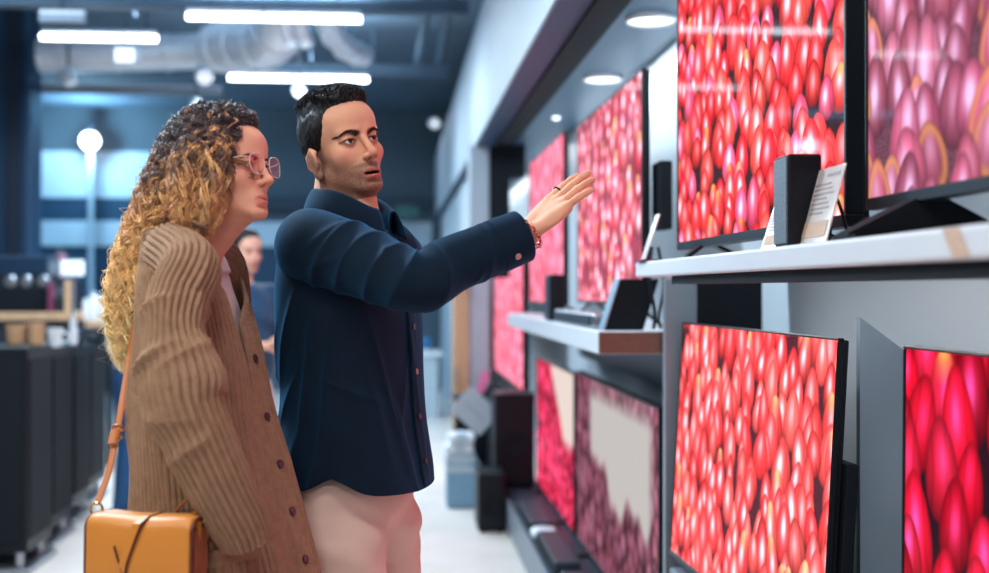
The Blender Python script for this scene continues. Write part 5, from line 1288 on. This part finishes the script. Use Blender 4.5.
# ------------------------------------------------------------------ handbag
M_bag=mat('mustard_leather',(210,136,58),rough=.42,spec=.45,noise=.10,nscale=8,bump=.12,bscale=260)
M_bage=mat('bag_edge_brown',(92,42,30),rough=.5)
M_bagi=mat('bag_gusset_brown',(150,78,46),rough=.55,noise=.2,nscale=40)
M_strap=mat('strap_tan',(182,106,50),rough=.45,noise=.15,nscale=30)
M_brass=mat('bag_brass',(226,180,110),rough=.25,metal=1)
bu=WF.copy(); bn=WR.copy(); bn=bn-bu*(bn@bu); tl=np.array(P(87,513,1.985)); BL,BH,BD=.182,.165,.062
def bagp(a,b,c): return tl+bu*a+Zd*b+bn*c      # a along, b up from the top edge, c outward (front face at 0)
bag=thing('handbag','mustard yellow leather flap handbag hanging at the hip of the woman','handbag',bagp(BL/2,-BH,-BD/2))
m=MB(); m.obox(bagp(0,0,0),bu,Zd,bn,(.012,BL-.012),(-BH,-.012),(-BD+.004,-.006),.008); m.build('body',M_bagi,bag,True)
# flap: a leather sheet over the top and down the front
prof=[]; 
for i in range(9):
    t=PI*.5*i/8; prof.append((-.020+.020*math.sin(t),-.020+.020*math.cos(t)-.0))
prof=[(-BD,-.05),(-BD,-.018)]+[(-BD+.018-.018*math.cos(PI*.5*i/6),-.018+.018*math.sin(PI*.5*i/6)) for i in range(1,7)]+[(c,b) for (c,b) in prof]+[(.001,-.06),(.002,-.10),(.002,-.150)]
nn=40; rows=[]
for (c,b) in prof:
    s=np.linspace(0,BL,nn); sag=-.006*np.sin(PI*s/BL)*(1 if b>-.03 else .5); bul=.010*np.sin(PI*np.clip(-b/.15,0,1))*np.sin(PI*s/BL)*(1 if c>-.01 else 0)
    edge=.006*((2*s/BL-1)**6)
    rows.append(np.stack([bagp(x,b+g-(e_ if b>-.03 else 0),c+bb) for x,g,bb,e_ in zip(s,sag,bul,edge)]))
flap=grid_mesh('flap',np.array(rows),M_bag,bag,solid=.0045)
FRW=np.array(rows)
# dark painted edges at both ends of the flap
for k_ in (0,-1):
    MB().tube([Vector(p)+Vector(bu)*(.0022 if k_ else -.0022) for p in FRW[:,k_]],.0028,6).build('edge_binding',M_bage,flap,True)
def on_front(a,b): # point on the flap front
    bul=.010*math.sin(PI*min(max(-b/.15,0),1))*math.sin(PI*a/BL); return bagp(a,b,.0058+bul)
def top_pt(a,c): return bagp(a,-.006*math.sin(PI*a/BL)+.0022,c)
seam=[top_pt(.108,-.05),top_pt(.106,-.03),top_pt(.104,-.016),on_front(.101,-.012),on_front(.095,-.030),on_front(.087,-.055),on_front(.080,-.075),on_front(.075,-.098)]
MB().tube(seam,.0022,6).build('seam_edge',M_bage,flap,True)
s2=[on_front(.056,-.048),on_front(.062,-.064),on_front(.069,-.082),on_front(.075,-.098)]
MB().tube(s2,.0018,6).build('seam_edge',M_bage,flap,True)
st=[]; 
st=MB(); left=[(-.014+x.dot(Vector(bu))*0) for x in [Vector((0,0,0))]]
pts=[Vector(p) for p in seam]; w_=Vector(bu)*-.013; nrm=Vector(bn)*.0022
for a_,b_ in zip(pts[:-1],pts[1:]): st.prism([a_,a_+w_,b_+w_,b_],nrm*.6+Vector((0,0,.0006)))
st.build('strip',M_bag,flap)
# gusset folds, tab and rings
for a0 in (BL-.004,.004):
    m=MB()
    for k_ in range(4):
        c=-BD*.2-BD*.17*k_; m.tube([bagp(a0,-.022,c),bagp(a0+(.004 if a0>.1 else -.004),-.06,c-.004),bagp(a0,-.15,c)],.006,6)
    m.build('gusset',M_bagi,bag,True)
    m=MB(); m.obox(bagp(a0,0,0),bu,Zd,bn,(-.006,.006),(-.045,-.004),(-BD*.62,-BD*.38),.003); m.build('strap_tab',M_bag,bag,True)
    MB().torus(bagp(a0+(.006 if a0>.1 else -.006),.0,-BD*.5),bn,.011,.0022,20,8).build('ring',M_brass,bag,True)
def strap(pts,name='strap'):
    Pk=cr(np.linspace(0,1,len(pts)),np.array(pts),np.linspace(0,1,60)); return MB().tube([Vector(p) for p in Pk],1.0*.0062,10,flat=(1.0,.35)).build(name,M_strap,bag,True)
sL=[bagp(-.002,.008,-BD*.5),np.array(P(109,470,2.06)),np.array(P(119,420,2.12)),np.array(P(129,360,2.22)),np.array(P(137,315,2.30)),np.array(P(150,262,2.37)),np.array(P(180,235,2.36)),WB(-.06,-.05,1.43),WB(-.02,-.03,1.32),WB(.04,.0,1.16),WB(.10,-.01,1.03),WB(.15,-.02,.96),bagp(BL+.006,.05,-BD*.5),bagp(BL+.004,.006,-BD*.5)]
so=strap(sL)
# adjuster
for (px,py,Y) in ((116.5,436,2.105),(117.8,428,2.115)):
    c=P(px,py,Y); m=MB(); m.torus(c,Vector(P(119,420,2.12))-Vector(P(109,470,2.06)),.0095,.0022,16,6,1.0); m.build('keeper_loop',M_strap,bag,True)
c0=np.array(P(114,444,2.085)); c1_=np.array(P(117.3,430,2.105)); MB().tube([Vector(c0-bn*-.006),Vector(c1_-bn*-.006)],.0085,10,flat=(1,.4)).build('strap_tail',M_strap,bag,True)
# ------------------------------------------------------------------ people farther back
def figure(label,px,Y,yaw,H,shirt,pants,haircol,skin,arms,longhair=False,h=.009):
    b0=np.array([P(px,290,Y).x,Y,0.]); k=H/1.75; R_=np.array([-math.cos(yaw),-math.sin(yaw),0]); F_=np.array([math.sin(yaw),-math.cos(yaw),0])
    B=lambda r,f,z: b0+(R_*r+F_*f+Zd*z)*k
    t=thing('person',label,'person',tuple(b0)); hR=headframe(yaw,math.radians(-4),0); hT=B(0,.03,1.632); Rb=np.stack([R_,F_,Zd],1)
    v=Vol(); add_head(v,hR,hT,.93*k,False)
    v.cap(B(0,-.02,1.46),hT+hR@np.array([0,-.03,-.08])*k,.058*k,.052*k,k=.02)
    v.ell(B(0,0,1.30),(.155*k,.095*k,.17*k),R=Rb,k=.03); v.ell(B(0,0,1.02),(.145*k,.095*k,.17*k),R=Rb,k=.03)
    S=Vol(); S.ell(B(0,0,1.30),(.178*k,.115*k,.165*k),R=Rb,k=.05); S.ell(B(0,0,1.08),(.17*k,.12*k,.2*k),R=Rb,k=.05); S.cap(B(-.14,-.01,1.41),B(.14,-.01,1.41),.06*k,k=.04)
    for sx,(e,w) in zip((1,-1),arms):
        sh_=B(sx*.18,-.01,1.40); el=B(*e); wr=B(*w)
        v.cap(sh_,el,.045*k,.038*k,k=.02); v.cap(el,wr,.038*k,.026*k,k=.015); d=(wr-el)/np.linalg.norm(wr-el); hand(v,wr,d,-F_*.3+Zd*.9,-R_*sx,curl=.35,L=.185*k)
        S.cap(sh_,el,.062*k,.055*k,k=.03); S.cap(el,el+(wr-el)*(.82 if not longhair else .25),.053*k,.042*k,k=.02)
    for sx in (1,-1): v.cap(B(sx*.09,0,.88),B(sx*.1,.02,.48),.072*k,.05*k,k=.02); v.cap(B(sx*.1,.02,.48),B(sx*.11,-.02,.08),.05*k,.034*k,k=.02)
    a,b_=v.bounds(); V,Q=surface(v.ev,a,b_,h); V=relax(V,Q,1,.4); me=np_mesh('body',V,Q); set_col(me,skin_cols(V,[(hR,hT,.93*k)],skin,.35)); link('body',me,M_skin,t,True)
    a,b_=S.bounds(); V,Q=surface(lambda p: np.maximum(S.ev(p)+.003*np.sin(p[:,2]*60+p[:,0]*40),(.90*k-p[:,2])),a,b_,h); link('shirt',np_mesh('shirt',relax(V,Q,1),Q),shirt,t,True)
    T_=Vol(); T_.ell(B(0,0,.94),(.155*k,.115*k,.10*k),R=Rb,k=.03)
    for sx in (1,-1): T_.cap(B(sx*.085,0,.88),B(sx*.1,.02,.48),.09*k,.07*k,k=.02); T_.cap(B(sx*.1,.02,.48),B(sx*.11,-.02,.06),.07*k,.062*k,k=.02)
    a,b_=T_.bounds(); V,Q=surface(lambda p: np.maximum(np.maximum(T_.ev(p),p[:,2]-1.0*k),.04-p[:,2]),a,b_,h); link('trousers',np_mesh('trousers',relax(V,Q,1),Q),pants,t,True)
    Hh=Vol(); Hh.frame(hR,hT,.93*k); Hh.ell((0,-.012,.044),(.081,.103,.088)); Hh.frame()
    def fn(p):
        d=Hh.ev(p); L=((p-hT)@hR)/(.93*k); z=L[:,2]; lim=np.interp(z,[-.09,-.04,-.03,0,.03,.05,.066,.08,.13],[-.06,-.036,.0,.012,.034,.052,.064,.085,.14]); d=np.maximum(d,(L[:,1]-lim)*.8); d=np.maximum(d,-.08-z); return d+.002*np.sin(p[:,0]*300)*np.sin(p[:,2]*260)
    a,b_=Hh.bounds(); V,Q=surface(fn,a,b_,.006); link('hair',np_mesh('hair',V,Q),haircol,t,True)
    for sx in (1,-1): shoe(B(sx*.11,-.02,0),F_,M_shoe,t)
    return t
M_staff=mat('staff_blue',(16,66,102),rough=.8,noise=.2,nscale=10,sheen=.2)
figure('person in a blue shirt in the gap between the woman and the man, forearms raised',243,5.9,math.radians(38),1.665,M_staff,mat('light_chinos',(206,196,186),rough=.85,noise=.1),mat('hair_dark_brown',(44,32,30),rough=.6,noise=.4,nscale=120),(226,172,150),[((.22,.06,1.12),(.06,.26,1.16)),((-.22,.08,1.12),(-.05,.28,1.18))])
figure('person in a white top and blue jeans mostly hidden behind the woman with curly hair',134,7.5,math.radians(70),1.62,mat('white_cotton',(232,230,230),rough=.8,noise=.06,nscale=8),mat('blue_jeans',(38,84,128),rough=.85,noise=.3,nscale=60),M_hairm,(220,168,140),[((.24,.02,1.12),(.22,.16,.96)),((-.24,.0,1.12),(-.18,.15,.95))],True)
figure('distant person standing beyond the black machine at the left, face coloured as if lit pink',60,13.0,math.radians(20),1.80,mat('grey_top',(44,60,78),rough=.8,noise=.1),M_jean,M_hairm,(240,170,190),[((.25,.0,1.12),(.24,.1,.9)),((-.25,.0,1.12),(-.24,.1,.9))],h=.014)  # pink light on the face is put into the skin colour
